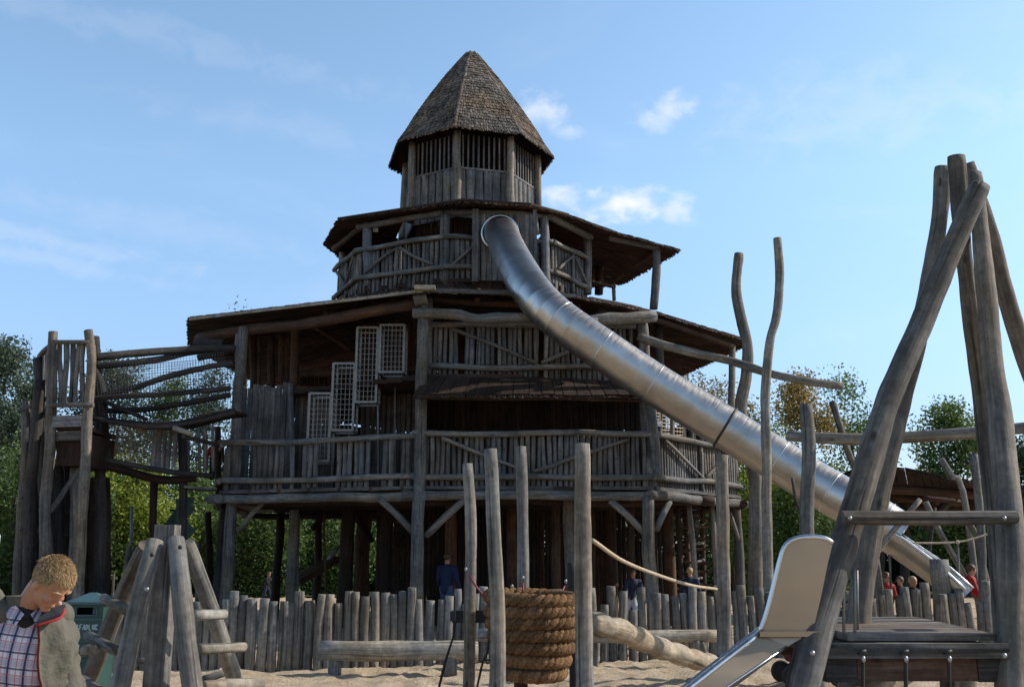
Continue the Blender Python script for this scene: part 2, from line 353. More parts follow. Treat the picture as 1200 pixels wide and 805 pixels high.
# ------------------------------------------------------------------ world, sun, camera
SUN_ROT = 81.0; SUN_EL = 35.0
w = bpy.data.worlds.new('World'); scene.world = w; w.use_nodes = True
wt = w.node_tree; wt.nodes.clear()
def wn(typ, **k):
    nd = wt.nodes.new(typ)
    for a, b in k.items(): setattr(nd, a, b)
    return nd
sky = wn('ShaderNodeTexSky', sky_type='NISHITA'); sky.sun_disc = False
sky.sun_elevation = rad(SUN_EL); sky.sun_rotation = rad(SUN_ROT); sky.altitude = 50; sky.air_density = 1.0; sky.dust_density = .55; sky.ozone_density = 1.6
tc = wn('ShaderNodeTexCoord'); nv = wn('ShaderNodeVectorMath', operation='NORMALIZE'); wt.links.new(tc.outputs['Generated'], nv.inputs[0])
def cloud_noise(scale, detail, lo, hi, stretch=(1, 1, 1)):
    mp = wn('ShaderNodeMapping'); mp.inputs['Scale'].default_value = stretch; wt.links.new(nv.outputs[0], mp.inputs[0])
    n = wn('ShaderNodeTexNoise'); n.inputs['Scale'].default_value = scale; n.inputs['Detail'].default_value = detail; n.inputs['Roughness'].default_value = .58
    n.inputs['Distortion'].default_value = .4
    wt.links.new(mp.outputs[0], n.inputs['Vector'])
    m = wn('ShaderNodeMapRange', interpolation_type='SMOOTHSTEP'); m.inputs['From Min'].default_value = lo; m.inputs['From Max'].default_value = hi
    wt.links.new(n.outputs['Fac'], m.inputs['Value']); return m.outputs[0], n.outputs['Fac']
_, puff_raw = cloud_noise(26, 7, 0, 1, (1, 1, 1.5))
wisp, _ = cloud_noise(3.2, 6, .50, .80, (1, 1, 3.2))
total = None
clouds = [(640, 128, .034, .020, .62), (668, 156, .022, .010, .38), (783, 131, .030, .021, .55), (722, 240, .050, .019, .95), (655, 232, .034, .013, .7),
          (752, 236, .028, .018, .7), (795, 243, .022, .015, .55), (165, 260, .20, .02, .09), (20, 272, .16, .014, .17), (200, 45, .26, .02, .09), (25, 300, .15, .012, .15), (330, 150, .18, .02, .08), (1010, 130, .16, .05, .16)]
for (cx, cy, ru, rv_, amt) in clouds:
    d = ray(cx, cy).normalized(); rt = Vector((d.y, -d.x, 0)).normalized(); up = rt.cross(d).normalized()
    tl = rad(5) if ru > .08 else 0
    rt, up = rt*math.cos(tl)+up*math.sin(tl)*(-1), up*math.cos(tl)+rt*math.sin(tl)
    def dot(vec, off, div):
        q = wn('ShaderNodeVectorMath', operation='DOT_PRODUCT'); wt.links.new(nv.outputs[0], q.inputs[0]); q.inputs[1].default_value = vec
        s_ = wn('ShaderNodeMath', operation='SUBTRACT'); wt.links.new(q.outputs['Value'], s_.inputs[0]); s_.inputs[1].default_value = off
        e = wn('ShaderNodeMath', operation='DIVIDE'); wt.links.new(s_.outputs[0], e.inputs[0]); e.inputs[1].default_value = div
        p = wn('ShaderNodeMath', operation='POWER'); wt.links.new(e.outputs[0], p.inputs[0]); p.inputs[1].default_value = 2; return p.outputs[0]
    a = wn('ShaderNodeMath', operation='ADD'); wt.links.new(dot(rt, d.dot(rt), ru), a.inputs[0]); wt.links.new(dot(up, d.dot(up), rv_), a.inputs[1])
    s_ = wn('ShaderNodeMath', operation='SQRT'); wt.links.new(a.outputs[0], s_.inputs[0])
    k = wn('ShaderNodeMath', operation='MULTIPLY_ADD'); wt.links.new(s_.outputs[0], k.inputs[0]); k.inputs[1].default_value = -.36; wt.links.new(puff_raw, k.inputs[2])
    m = wn('ShaderNodeMapRange', interpolation_type='SMOOTHSTEP'); m.inputs['From Min'].default_value = .10; m.inputs['From Max'].default_value = .52; m.inputs['To Max'].default_value = amt
    wt.links.new(k.outputs[0], m.inputs['Value'])
    # keep the cloud in the forward hemisphere
    fd = wn('ShaderNodeVectorMath', operation='DOT_PRODUCT'); wt.links.new(nv.outputs[0], fd.inputs[0]); fd.inputs[1].default_value = d
    gt = wn('ShaderNodeMath', operation='GREATER_THAN'); wt.links.new(fd.outputs['Value'], gt.inputs[0]); gt.inputs[1].default_value = .3
    mm = wn('ShaderNodeMath', operation='MULTIPLY'); wt.links.new(m.outputs[0], mm.inputs[0]); wt.links.new(gt.outputs[0], mm.inputs[1])
    if total is None: total = mm.outputs[0]
    else:
        x = wn('ShaderNodeMath', operation='MAXIMUM'); wt.links.new(total, x.inputs[0]); wt.links.new(mm.outputs[0], x.inputs[1]); total = x.outputs[0]
wi = wn('ShaderNodeMath', operation='MULTIPLY'); wt.links.new(wisp, wi.inputs[0]); wi.inputs[1].default_value = .12
tt = wn('ShaderNodeMath', operation='ADD', use_clamp=True); wt.links.new(total, tt.inputs[0]); wt.links.new(wi.outputs[0], tt.inputs[1])
SKYGAIN = wn('ShaderNodeVectorMath', operation='MULTIPLY'); SKYGAIN.inputs[1].default_value = (1.88, 1.95, 1.72)
wt.links.new(sky.outputs[0], SKYGAIN.inputs[0])
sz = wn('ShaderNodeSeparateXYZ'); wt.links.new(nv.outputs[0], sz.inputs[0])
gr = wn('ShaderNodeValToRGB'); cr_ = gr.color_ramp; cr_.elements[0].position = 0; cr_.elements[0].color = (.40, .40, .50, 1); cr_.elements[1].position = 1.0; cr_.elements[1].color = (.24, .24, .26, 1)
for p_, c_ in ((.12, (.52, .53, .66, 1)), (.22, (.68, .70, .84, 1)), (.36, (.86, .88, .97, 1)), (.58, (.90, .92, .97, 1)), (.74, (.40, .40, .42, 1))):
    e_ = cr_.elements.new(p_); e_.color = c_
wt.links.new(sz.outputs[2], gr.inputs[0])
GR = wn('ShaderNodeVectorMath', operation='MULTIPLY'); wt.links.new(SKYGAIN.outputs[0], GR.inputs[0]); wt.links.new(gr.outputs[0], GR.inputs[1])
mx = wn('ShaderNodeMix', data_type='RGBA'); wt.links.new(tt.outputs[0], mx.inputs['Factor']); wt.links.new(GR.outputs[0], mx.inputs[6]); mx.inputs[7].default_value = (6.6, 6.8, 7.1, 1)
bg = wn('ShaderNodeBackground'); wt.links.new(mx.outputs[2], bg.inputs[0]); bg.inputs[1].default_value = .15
wo = wn('ShaderNodeOutputWorld'); wt.links.new(bg.outputs[0], wo.inputs[0])
sl = bpy.data.lights.new('sun', 'SUN'); sl.energy = 5.0; sl.angle = rad(.53); sl.color = (1, .93, .82)
so = bpy.data.objects.new('sun', sl); COL.objects.link(so)
sd = Vector((math.sin(rad(SUN_ROT))*math.cos(rad(SUN_EL)), math.cos(rad(SUN_ROT))*math.cos(rad(SUN_EL)), math.sin(rad(SUN_EL))))
so.rotation_euler = sd.to_track_quat('Z', 'Y').to_euler(); so.location = (30, 5, 40)
cam = bpy.data.cameras.new('camera'); cam.sensor_width = 36; cam.lens = F/1200*36; cam.clip_end = 2000; cam.clip_start = .1
co = bpy.data.objects.new('camera', cam); COL.objects.link(co); co.location = (0, 0, CAMZ); co.rotation_euler = (rad(90)+PITCH, 0, 0)
scene.camera = co
scene.view_settings.view_transform = 'Standard'; scene.view_settings.look = 'None'; scene.view_settings.exposure = 0
# ------------------------------------------------------------------ ground
def ground():
    xs = list(np.concatenate([np.linspace(-600, -40, 15), np.linspace(-38, -14, 25), np.arange(-13, 13, .085), np.linspace(13.2, 38, 25), np.linspace(40, 600, 15)]))
    ys = list(np.concatenate([np.linspace(-60, 1, 10), np.arange(2, 24, .085), np.linspace(24.3, 50, 60), np.linspace(52, 900, 30)]))
    nx, ny = len(xs), len(ys); vs = []
    for y in ys:
        for x in xs:
            z = 0
            if abs(x) < 38 and 1 < y < 50:
                q = noise.noise(Vector((x*1.1, y*1.1, 0)))*.035 + noise.noise(Vector((x*3.2, y*3.2, 3)))*.05 + abs(noise.noise(Vector((x*5.5, y*5.5, 7))))*.075
                z = q - .02
            vs.append((x, y, z))
    fs = [(j*nx+i, j*nx+i+1, (j+1)*nx+i+1, (j+1)*nx+i) for j in range(ny-1) for i in range(nx-1)]
    me = bpy.data.meshes.new('sand_ground'); me.from_pydata(vs, [], fs); me.polygons.foreach_set('use_smooth', np.ones(len(fs), dtype=bool)); me.materials.append(M['sand'])
    o = bpy.data.objects.new('sand_ground', me); COL.objects.link(o); props(o, kind='structure')
    g = MB(); g.poly([(-600, 43, .06), (600, 43, .06), (600, 890, .06), (-600, 890, .06)]); o = g.build('grass_field', M['grass']); props(o, kind='structure')
ground()
# ------------------------------------------------------------------ trees
def leaves(mb_arrays, centers, per, spread, size, rng, tonebase):
    n = len(centers)*per
    c = np.repeat(centers, per, axis=0) + np.clip(rng.normal(0, 1, (n, 3)), -1.7, 1.7)*spread
    a = rng.normal(0, 1, (n, 3)); a /= np.linalg.norm(a, axis=1)[:, None]
    b = rng.normal(0, 1, (n, 3)); b -= a*np.sum(a*b, axis=1)[:, None]; b /= np.linalg.norm(b, axis=1)[:, None]
    s = size*rng.uniform(.6, 1.4, (n, 1)); a *= s; b *= s*.6
    q = np.stack([c-a, c+b*.9, c+a, c-b*.9], axis=1)
    tn = np.clip(np.repeat(tonebase, per)+rng.normal(0, .16, n), 0, 1)
    mb_arrays.append((q.reshape(-1, 3), tn))
def leafmesh(name, arrays, mat, parent):
    v = np.concatenate([a[0] for a in arrays]); t = np.concatenate([a[1] for a in arrays]); n = len(v)//4
    v = v - np.array(ORG[parent.name])
    me = bpy.data.meshes.new(name); me.vertices.add(4*n); me.vertices.foreach_set('co', v.ravel().astype(np.float32))
    me.loops.add(4*n); me.loops.foreach_set('vertex_index', np.arange(4*n, dtype=np.int32))
    me.polygons.add(n); me.polygons.foreach_set('loop_start', np.arange(0, 4*n, 4, dtype=np.int32)); me.polygons.foreach_set('loop_total', np.full(n, 4, dtype=np.int32))
    at = me.attributes.new('tone', 'FLOAT', 'CORNER'); at.data.foreach_set('value', np.repeat(t, 4).astype(np.float32))
    me.update(calc_edges=True); me.validate(); me.materials.append(mat)
    o = bpy.data.objects.new(name, me); COL.objects.link(o); o.parent = parent; ORG[o.name] = ORG[parent.name].copy(); return o
def tree(name, label, cat, px, py_top, Y, wpx, leaf, zlow=.25, ncl=70, per=70, size=.13, spread=.42, group=None, spire=False, seed=0, airy=0.0):
    rng = np.random.default_rng(abs(seed+int(px*7+Y))); rr = random.Random(seed+int(px))
    top = P(px, py_top, Y); H = top.z; x0 = top.x; wm = wpx/F*Y/2
    t = thing(name, label, cat, (x0, Y, 0), group)
    z0 = H*zlow; cz = (H+z0)/2; hz = (H-z0)/2
    cs = []
    tb = MB(); tb.tube([(x0, Y, -.2), (x0+rr.uniform(-.2, .2), Y, H*.4), (x0+rr.uniform(-.3, .3), Y+.2, H*.8)], .05*H**.75, .02, n=7, seg=.8, tone=.5); tb.build('trunk', M['bark'], t)
    lb = MB(); k = 0
    nb = max(5, ncl//5)
    for i in range(nb):
        zz = z0 + (H-z0)*(i+.5)/nb*rr.uniform(.75, 1.05); f = (zz-cz)/hz
        rmax = wm*math.sqrt(max(.06, 1-f*f))*rr.uniform(.6, 1.12)
        if spire: rmax = wm*max(.1, max(0.0, 1-(zz-z0)/(H-z0))**.6)*rr.uniform(.5, 1.15)
        an = rr.uniform(0, 6.28)+i*2.4; rise = rr.uniform(.1, .5)*rmax + (rr.uniform(.6, 1.6) if spire else 0)
        b0 = V(x0, Y, max(H*.12, zz-rise-.3)); b1 = V(x0+math.cos(an)*rmax, Y+math.sin(an)*rmax*.8, min(H*.98, zz+rise*.3))
        lb.tube([b0, (b0+b1)/2+V(0, 0, rise*.2), b1], .035, .01, n=4, seg=.6, rv=0, tone=.4)
        for q in range(max(2, ncl//nb)):
            u = rr.uniform(.25, 1.08); c = b0.lerp(b1, u); cs.append((c.x+rr.gauss(0, spread*.9), c.y+rr.gauss(0, spread*.9), c.z+rr.gauss(0, spread*.7)))
    lb.build('branches', M['bark'], t)
    for i in range(max(3, ncl//10)):
        cs.append((x0+rr.gauss(0, wm*.25), Y+rr.gauss(0, wm*.25), H-abs(rr.gauss(0, H*.12))))
    cs = np.array(cs); cs[:, 2] = np.clip(cs[:, 2], .25, H)
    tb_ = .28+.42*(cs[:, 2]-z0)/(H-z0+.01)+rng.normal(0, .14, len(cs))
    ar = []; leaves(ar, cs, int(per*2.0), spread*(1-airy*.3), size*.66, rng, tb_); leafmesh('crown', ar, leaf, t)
    return t
G1 = 'trees beyond the playground on the left'; G2 = 'trees beyond the playground on the right'
tree('tall_tree', 'tall dark green tree at the left edge behind the stair tower', 'tree', 10, 404, 46, 130, M['leaf_blue'], .2, 120, 110, .12, .36, G1, spire=True)
tree('tall_tree', 'slim tree top just left of the stair tower top', 'tree', 46, 415, 49, 70, M['leaf_blue'], .2, 70, 100, .12, .34, G1, spire=True, seed=3)
tree('tall_tree', 'green tree seen through the netting beside the stair tower', 'tree', 140, 424, 50, 110, M['leaf_blue'], .2, 80, 100, .12, .38, G1, seed=5)
tree('tall_tree', 'green tree behind the middle of the net bridge', 'tree', 195, 448, 52, 90, M['leaf_mid'], .2, 60, 90, .12, .4, G1, seed=6)
tree('tall_tree', 'green tree behind the bridge end next to the big tower', 'tree', 250, 440, 51, 100, M['leaf_blue'], .2, 70, 90, .12, .4, G1, seed=8)
tree('sparse_tree', 'bare twiggy tree top poking above the left roof of the tower', 'tree', 290, 350, 50, 70, M['leaf_blue'], .35, 40, 16, .11, .45, seed=2)
for i, (px, py, Y, wd, lf, lb) in enumerate([
    (20, 520, 42, 120, 'leaf_mid', 'broad green bush at the left edge under the tall tree'),
    (90, 575, 41, 80, 'leaf_mid', 'green bush behind the legs of the stair tower'),
    (140, 545, 43, 110, 'leaf_bright', 'bright yellow green bush right of the stair tower'),
    (185, 590, 42, 70, 'leaf_bright', 'low bright bush behind the green stair boards'),
    (235, 560, 45, 90, 'leaf_mid', 'green bush behind the left corner of the big tower'),
    (315, 590, 44, 80, 'leaf_mid', 'leafy bush seen under the left deck of the big tower'),
    (390, 585, 46, 110, 'leaf_mid', 'leafy bush seen beneath the tower behind the small slide'),
    (885, 515, 42, 100, 'leaf_bright', 'yellow green bush right of the tower below the tube slide'),
    (940, 560, 40, 90, 'leaf_mid', 'green bush below the middle of the tube slide'),
    (860, 590, 45, 60, 'leaf_mid', 'green bush beside the right corner of the tower deck')]):
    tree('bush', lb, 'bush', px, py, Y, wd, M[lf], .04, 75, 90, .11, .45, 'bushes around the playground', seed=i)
tree('autumn_tree', 'thin yellowing tree behind the roof end of the tower', 'tree', 805, 412, 48, 100, M['leaf_autumn'], .2, 60, 60, .11, .42, G2, seed=3)
tree('autumn_tree', 'yellow brown autumn tree behind the short post in the slide gap', 'tree', 925, 448, 46, 130, M['leaf_autumn'], .12, 110, 80, .12, .4, G2, seed=9)
tree('autumn_tree', 'loose green tree top right of the yellow brown tree', 'tree', 990, 446, 49, 100, M['leaf_mid'], .2, 60, 60, .12, .4, G2, seed=4)
tree('autumn_tree', 'thin reddish green tree left of the wavy pole', 'tree', 868, 468, 50, 60, M['leaf_autumn'], .2, 36, 50, .12, .4, G2, seed=14)
tree('green_tree', 'round dark green tree behind the pavilion roof', 'tree', 1112, 484, 44, 130, M['leaf_mid'], .15, 110, 100, .12, .40, G2, seed=1)
tree('green_tree', 'dark green tree at the right edge', 'tree', 1205, 520, 45, 90, M['leaf_dark'], .15, 80, 90, .12, .42, G2, seed=2)
for i, px in enumerate([-60, 40, 140, 240, 340, 440, 545, 650, 755, 860, 965, 1070, 1170, 1270]):
    where = ['beyond the left edge', 'behind the standing man', 'behind the wooden tripod', 'behind the left tower leg', 'under the left deck', 'behind the tower core, left part', 'behind the tower core, middle', 'behind the tower core, right part',
             'behind the right tower leg', 'right of the tower', 'behind the steel slide panel', 'behind the pavilion, left part', 'behind the pavilion, right part', 'beyond the right edge'][i]
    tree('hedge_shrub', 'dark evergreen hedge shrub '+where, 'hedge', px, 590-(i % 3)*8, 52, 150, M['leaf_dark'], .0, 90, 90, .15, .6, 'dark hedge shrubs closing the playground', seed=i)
# ------------------------------------------------------------------ the big tower
TW = thing('playground_tower', 'huge grey timber play tower of stacked decks with a shingled eight sided cap roof', 'play tower', (-.8, 27, 0))
def part_log(pts, r, name='beam', mat='log', r1=None, n=10, wob=.02, rv=.07, parent=TW, seg=.25, radii=None):
    m = MB(); m.tube(pts, r, r1, n=n, wob=wob, rv=rv, seg=seg, radii=radii); return m.build(name, M[mat], parent)
def railing(A, B, z0, z1, zb, out, n, style='A', parent=TW, smat='slat', rmat='log', rr=.07, over=.12, width=None, gaprate=0.0, lean=0):
    """A,B ground-plan points; slats z0..z1, lower rail at zb, top rail at z1; out = outward normal"""
    A = Vector((A[0], A[1], 0)); B = Vector((B[0], B[1], 0)); d = (B-A); L = d.length; d.normalize(); out = Vector((out[0], out[1], 0)).normalized()
    s = MB(); wd = width or L/n*.84
    for i in range(n):
        if R.random() < gaprate: continue
        p = A + d*(L*(i+.5)/n) + d*R.uniform(-.012, .012)
        s.board(p+V(0, 0, z0+R.uniform(-.02, .03)), p+V(0, 0, z1-.02+R.uniform(-.02, .02))+d*R.uniform(-.015, .015)+out*lean, wd*R.uniform(.85, 1.08), .035, out)
    ra = s.build('railing', M[smat], parent)
    for z, nm in ((z1, 'rail'), (zb, 'rail')):
        m = MB(); o = out*(.075+rr*.3)+out*(lean if z == z1 else 0)
        m.tube([A-d*over+o+V(0, 0, z), A.lerp(B, .33)+o+V(0, 0, z+R.uniform(-.03, .03)), A.lerp(B, .66)+o+V(0, 0, z+R.uniform(-.03, .03)), B+d*over+o+V(0, 0, z)], rr, rr*.92, n=9, wob=.012, rv=.09, seg=.2)
        m.build(nm, M[rmat], ra)
    o = out*(.09)
    if style:
        mid = A.lerp(B, .5+R.uniform(-.04, .04)); q0, q1 = A.lerp(B, .1), A.lerp(B, .9)
        if style == 'A': segs = [(q0+V(0, 0, zb+.1), mid+V(0, 0, z1-.12)), (mid+V(0, 0, z1-.12)+d*.1, q1+V(0, 0, zb+.1))]
        else: segs = [(q0+V(0, 0, z1-.1), mid+V(0, 0, zb+.1)), (mid+d*.12+V(0, 0, zb+.1), q1+V(0, 0, z1-.12))]
        for a, b in segs:
            m = MB(); m.tube([a+o, (a+b)/2+o+V(0, 0, R.uniform(-.05, .05)), b+o], .045, .038, n=7, wob=.01, rv=.1, seg=.2); m.build('brace', M[rmat], ra)
        m = MB(); m.tube([mid+o*.6+V(0, 0, z0+.05), mid+o*.6+V(0, 0, z1-.05)], .045, .05, n=7, rv=.08, wob=.008); m.build('brace', M[rmat], ra)
    return ra
def deck(poly, z, th, name='deck', mat='board', parent=TW, dirn=(1, 0)):
    """planked deck: polygon slab, butted planks across x"""
    bm_ = MB(); xs = [p[0] for p in poly]; ys = [p[1] for p in poly]
    y = min(ys)
    while y < max(ys):
        y2 = min(y+.22, max(ys)); ym = (y+y2)/2; hits = []
        for i in range(len(poly)):
            a, b = poly[i], poly[(i+1) % len(poly)]
            if (a[1]-ym)*(b[1]-ym) < 0: hits.append(a[0]+(b[0]-a[0])*(ym-a[1])/(b[1]-a[1]))
        hits.sort()
        for k in range(0, len(hits)-1, 2):
            bm_.beam((hits[k], ym, z-th/2), (hits[k+1], ym, z-th/2), .21, th)
        y = y2
    return bm_.build(name, M[mat], parent)
def wall(A, B, z0, z1, n, mat='dark', parent=TW, name='wall', out=(0, -1), gap=.9, jag=.05, skip=()):
    A = Vector((A[0], A[1], 0)); B = Vector((B[0], B[1], 0)); d = B-A; L = d.length; d.normalize(); s = MB(); w_ = L/n
    for i in range(n):
        if i in skip: continue
        p = A+d*(w_*(i+.5)); s.board(p+V(0, 0, z0), p+V(0, 0, z1+R.uniform(-jag, jag)), w_*gap*R.uniform(.93, 1.04), .03, V(out[0], out[1], 0), wob=.008)
    return s.build(name, M[mat], parent)
def outn(A, B):
    d = Vector((B[0]-A[0], B[1]-A[1], 0)); return (d.y, -d.x)
# --- plan of level 1
ZR1 = 4.25
A1 = PZ(265, 517, ZR1); B1 = PZ(490, 508, ZR1); C1 = PZ(764, 509, ZR1); D1 = PZ(862, 527, ZR1)
xy = lambda p: (p[0], p[1])
L1 = [xy(A1), xy(B1), xy(C1), xy(D1), (D1.x-.3, D1.y+4.5), (3, 33), (-4, 33.5), (-8, 30.5), (A1.x-.9, A1.y+3.2)]
Z1 = 3.12; ZB1 = 3.33
deck(L1, Z1, .10, mat='dark')
railing(A1, B1, 3.12, ZR1-.05, ZB1, outn(A1, B1), 34, None, smat='slat', gaprate=.45)
railing(B1, C1, 3.08, ZR1, ZB1, outn(B1, C1), 42, 'V')
railing(C1, D1, 3.08, ZR1, ZB1, outn(C1, D1), 36, 'V')
railing(L1[8], A1, 3.2, ZR1-.1, ZB1, outn(L1[8], A1), 22, None, gaprate=.45)
railing(L1[3], L1[4], 3.1, ZR1, ZB1, outn(L1[3], L1[4]), 24, 'V')
for i in range(len(L1)):   # rim log under deck
    a = V(*L1[i], 0); b = V(*L1[(i+1) % len(L1)], 0); d = (b-a).normalized(); o = V(d.y, -d.x, 0)*.1
    part_log([a-d*.3+o+V(0, 0, 2.92), (a+b)/2+o+V(0, 0, 2.92+R.uniform(-.05, .05)), b+d*.25+o+V(0, 0, 2.92)], .105, 'beam', 'log' if i in (0, 1, 2, 8) else 'dark', r1=.1, wob=.025)
    m = MB(); m.beam(a+o*.3+V(0, 0, 3.09), b+o*.3+V(0, 0, 3.09), .10, .07, tone=.3); m.build('edge_board', M['slat'], TW)
for y in (22.6, 24.2, 26, 28, 30):   # joists
    part_log([(-6.2, y, 2.88), (-1, y, 2.9), (4.6, y, 2.88)], .11, 'beam', 'dark', wob=.02)
# --- ground storey posts
def gpost(px, py, Y, r, ztop, mat='log', dx=0, name='post', r1=None):
    x = X(px, Y, (ztop)/2); return part_log([(x+dx, Y, -.15), (x+dx*.4+R.uniform(-.03, .03), Y, ztop*.5), (x, Y, ztop)], r, name, mat, r1=r1 or r*.85, n=11, wob=.02)
gpost(493, 690, 21.05, .14, 7.15, dx=0, r1=.125)
gpost(275, 690, 22.75, .135, 7.0, dx=-.03, r1=.12)
gpost(763, 690, 21.1, .14, 2.9, r1=.13)
gpost(866, 690, 24.6, .13, 3.0)
gpost(343, 690, 24.4, .14, 3.0)
gpost(668, 690, 22.4, .15, 3.0)
gpost(258, 690, 24.6, .13, 3.0, 'darklog')
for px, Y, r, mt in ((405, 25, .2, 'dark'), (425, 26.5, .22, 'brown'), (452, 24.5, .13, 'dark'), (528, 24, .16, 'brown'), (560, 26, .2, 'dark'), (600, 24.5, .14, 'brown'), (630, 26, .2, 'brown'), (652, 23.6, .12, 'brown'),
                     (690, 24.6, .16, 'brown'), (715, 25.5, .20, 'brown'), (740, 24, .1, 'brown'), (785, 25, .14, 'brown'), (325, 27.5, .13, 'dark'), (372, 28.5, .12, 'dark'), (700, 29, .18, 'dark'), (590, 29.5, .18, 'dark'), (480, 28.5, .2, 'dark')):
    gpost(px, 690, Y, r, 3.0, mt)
def knee(a, b, r=.075, mat='log'): return part_log([a, (a+b)/2+V(0, 0, .03), b], r, 'knee_brace', mat, n=8, wob=.01)
def pz(px, py, Y): return P(px, py, Y)
knee(pz(444, 583, 21.2), pz(487, 626, 21.1)); knee(pz(545, 585, 21.1), pz(498, 628, 21.1)); knee(pz(310, 586, 22.5), pz(279, 622, 22.7), .06)
knee(pz(715, 586, 21.2), pz(757, 626, 21.15)); knee(pz(784, 588, 21.6), pz(769, 620, 21.2)); knee(pz(855, 600, 24.2), pz(865, 632, 24.5), .05)
knee(pz(398, 590, 26), pz(366, 620, 26), .08, 'dark'); knee(pz(408, 590, 26), pz(436, 635, 26), .09, 'dark')
# plank walls of the inner core, ground level
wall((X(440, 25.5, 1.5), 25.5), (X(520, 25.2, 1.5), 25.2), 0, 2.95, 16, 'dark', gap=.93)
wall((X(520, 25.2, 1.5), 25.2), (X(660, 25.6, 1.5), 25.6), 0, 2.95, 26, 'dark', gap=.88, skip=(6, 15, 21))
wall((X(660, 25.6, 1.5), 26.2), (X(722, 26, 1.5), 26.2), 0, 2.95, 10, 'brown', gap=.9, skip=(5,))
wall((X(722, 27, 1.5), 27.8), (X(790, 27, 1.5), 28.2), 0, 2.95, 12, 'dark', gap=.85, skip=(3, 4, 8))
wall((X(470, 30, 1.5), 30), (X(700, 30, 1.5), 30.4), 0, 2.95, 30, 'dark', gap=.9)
# climbing bars at the right of the ground storey
for px, Y in ((797, 24.0), (812, 23.4), (824, 24.8), (838, 23.9), (846, 25.2), (806, 25.4)):
    gpost(px, 690, Y, .075, 2.9, 'brown' if px not in (812, 838) else 'post')
for i in range(9):
    z = .5+i*.26; part_log([(X(797, 24, z), 24.0, z), (X(838, 23.9, z), 23.9, z+R.uniform(-.05, .05))], .035, 'rung', 'brown', n=7)
for i in range(5):
    z = .7+i*.42; part_log([(X(812, 23.4, z), 23.4, z), (X(824, 24.8, z), 24.8, z+.04)], .035, 'rung', 'post', n=7)
# small slide in the ground storey
m = MB(); a, b = pz(345, 682, 26.5), pz(392, 655, 27.5); m.beam(a, b, .5, .16); m.build('inner_slide', M['brown'], TW)
m = MB(); m.tube([pz(384, 660, 27.4), pz(393, 645, 27.4), pz(400, 640, 27.4)], .1, .06, n=8); m.build('slide_lip', M['galv'], TW)
part_log([pz(349, 600, 25.8), pz(347, 700, 25.8)], .05, 'pole', 'post', n=8)
part_log([pz(381, 600, 25.2), pz(381, 700, 25.2)], .03, 'pole', 'brown', n=6)
# --- level 1 walls (left, behind the walkway)
zc = 5.55
wall((X(281, 24, 4.4), 23.9), (X(345, 24, 4.4), 23.7), 3.12, 5.78, 9, 'board', gap=1.04, jag=.07, name='board_panel')
wall((X(345, 24, 4.4), 23.9), (X(396, 24, 4.4), 23.7), 3.12, 5.5, 9, 'midboard', gap=.97)
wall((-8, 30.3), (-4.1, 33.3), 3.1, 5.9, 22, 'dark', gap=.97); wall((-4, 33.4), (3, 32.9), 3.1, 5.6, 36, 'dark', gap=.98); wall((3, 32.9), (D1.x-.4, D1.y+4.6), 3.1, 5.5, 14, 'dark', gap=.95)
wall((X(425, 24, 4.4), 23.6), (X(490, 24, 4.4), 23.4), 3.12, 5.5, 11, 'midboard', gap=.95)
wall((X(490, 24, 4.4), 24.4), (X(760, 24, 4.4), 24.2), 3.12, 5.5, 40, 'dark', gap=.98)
part_log([pz(345, 456, 23.6), pz(420, 460, 23.5), pz(490, 448, 23.2)], .10, 'beam', 'brown')
part_log([pz(345, 375, 23.6), pz(345, 452, 23.6)], .1, 'post', 'brown')
part_log([pz(340, 450, 23.4), pz(343, 560, 23.4)], .07, 'post', 'board')
for px in (396, 425, 452): part_log([(X(px, 23.6, 4.3), 23.6, 3.1), (X(px, 23.6, 4.3), 23.6, 5.5)], .05, 'post', 'brown', n=8)
# level 2 floor
E2a = P(345, 452, 23.4); L2 = [(X(345, 23.4, 5.6), 23.4), (B1.x+.1, 21.35), (X(757, 21.6, 5.6), 21.6), (X(775, 25, 5.6), 25.2), (3.4, 31), (-3, 31), (X(345, 27, 5.6), 27)]
deck(L2, 5.60, .10, mat='dark')
part_log([pz(497, 447, 21.4), pz(620, 448, 21.4), pz(757, 452, 21.6)], .09, 'beam', 'dark')
# level 2 railing
ZR2 = 6.72
A2 = P(507, 383, 21.45); B2 = P(742, 391, 21.6)
railing(A2, B2, 5.5, ZR2, 5.77, (0, -1), 38, 'V', over=.05, gaprate=.02)
wall((X(505, 25.5, 6.5), 25.3), (X(740, 25.5, 6.5), 25.3), 5.6, 7.9, 30, 'dark', gap=.98)
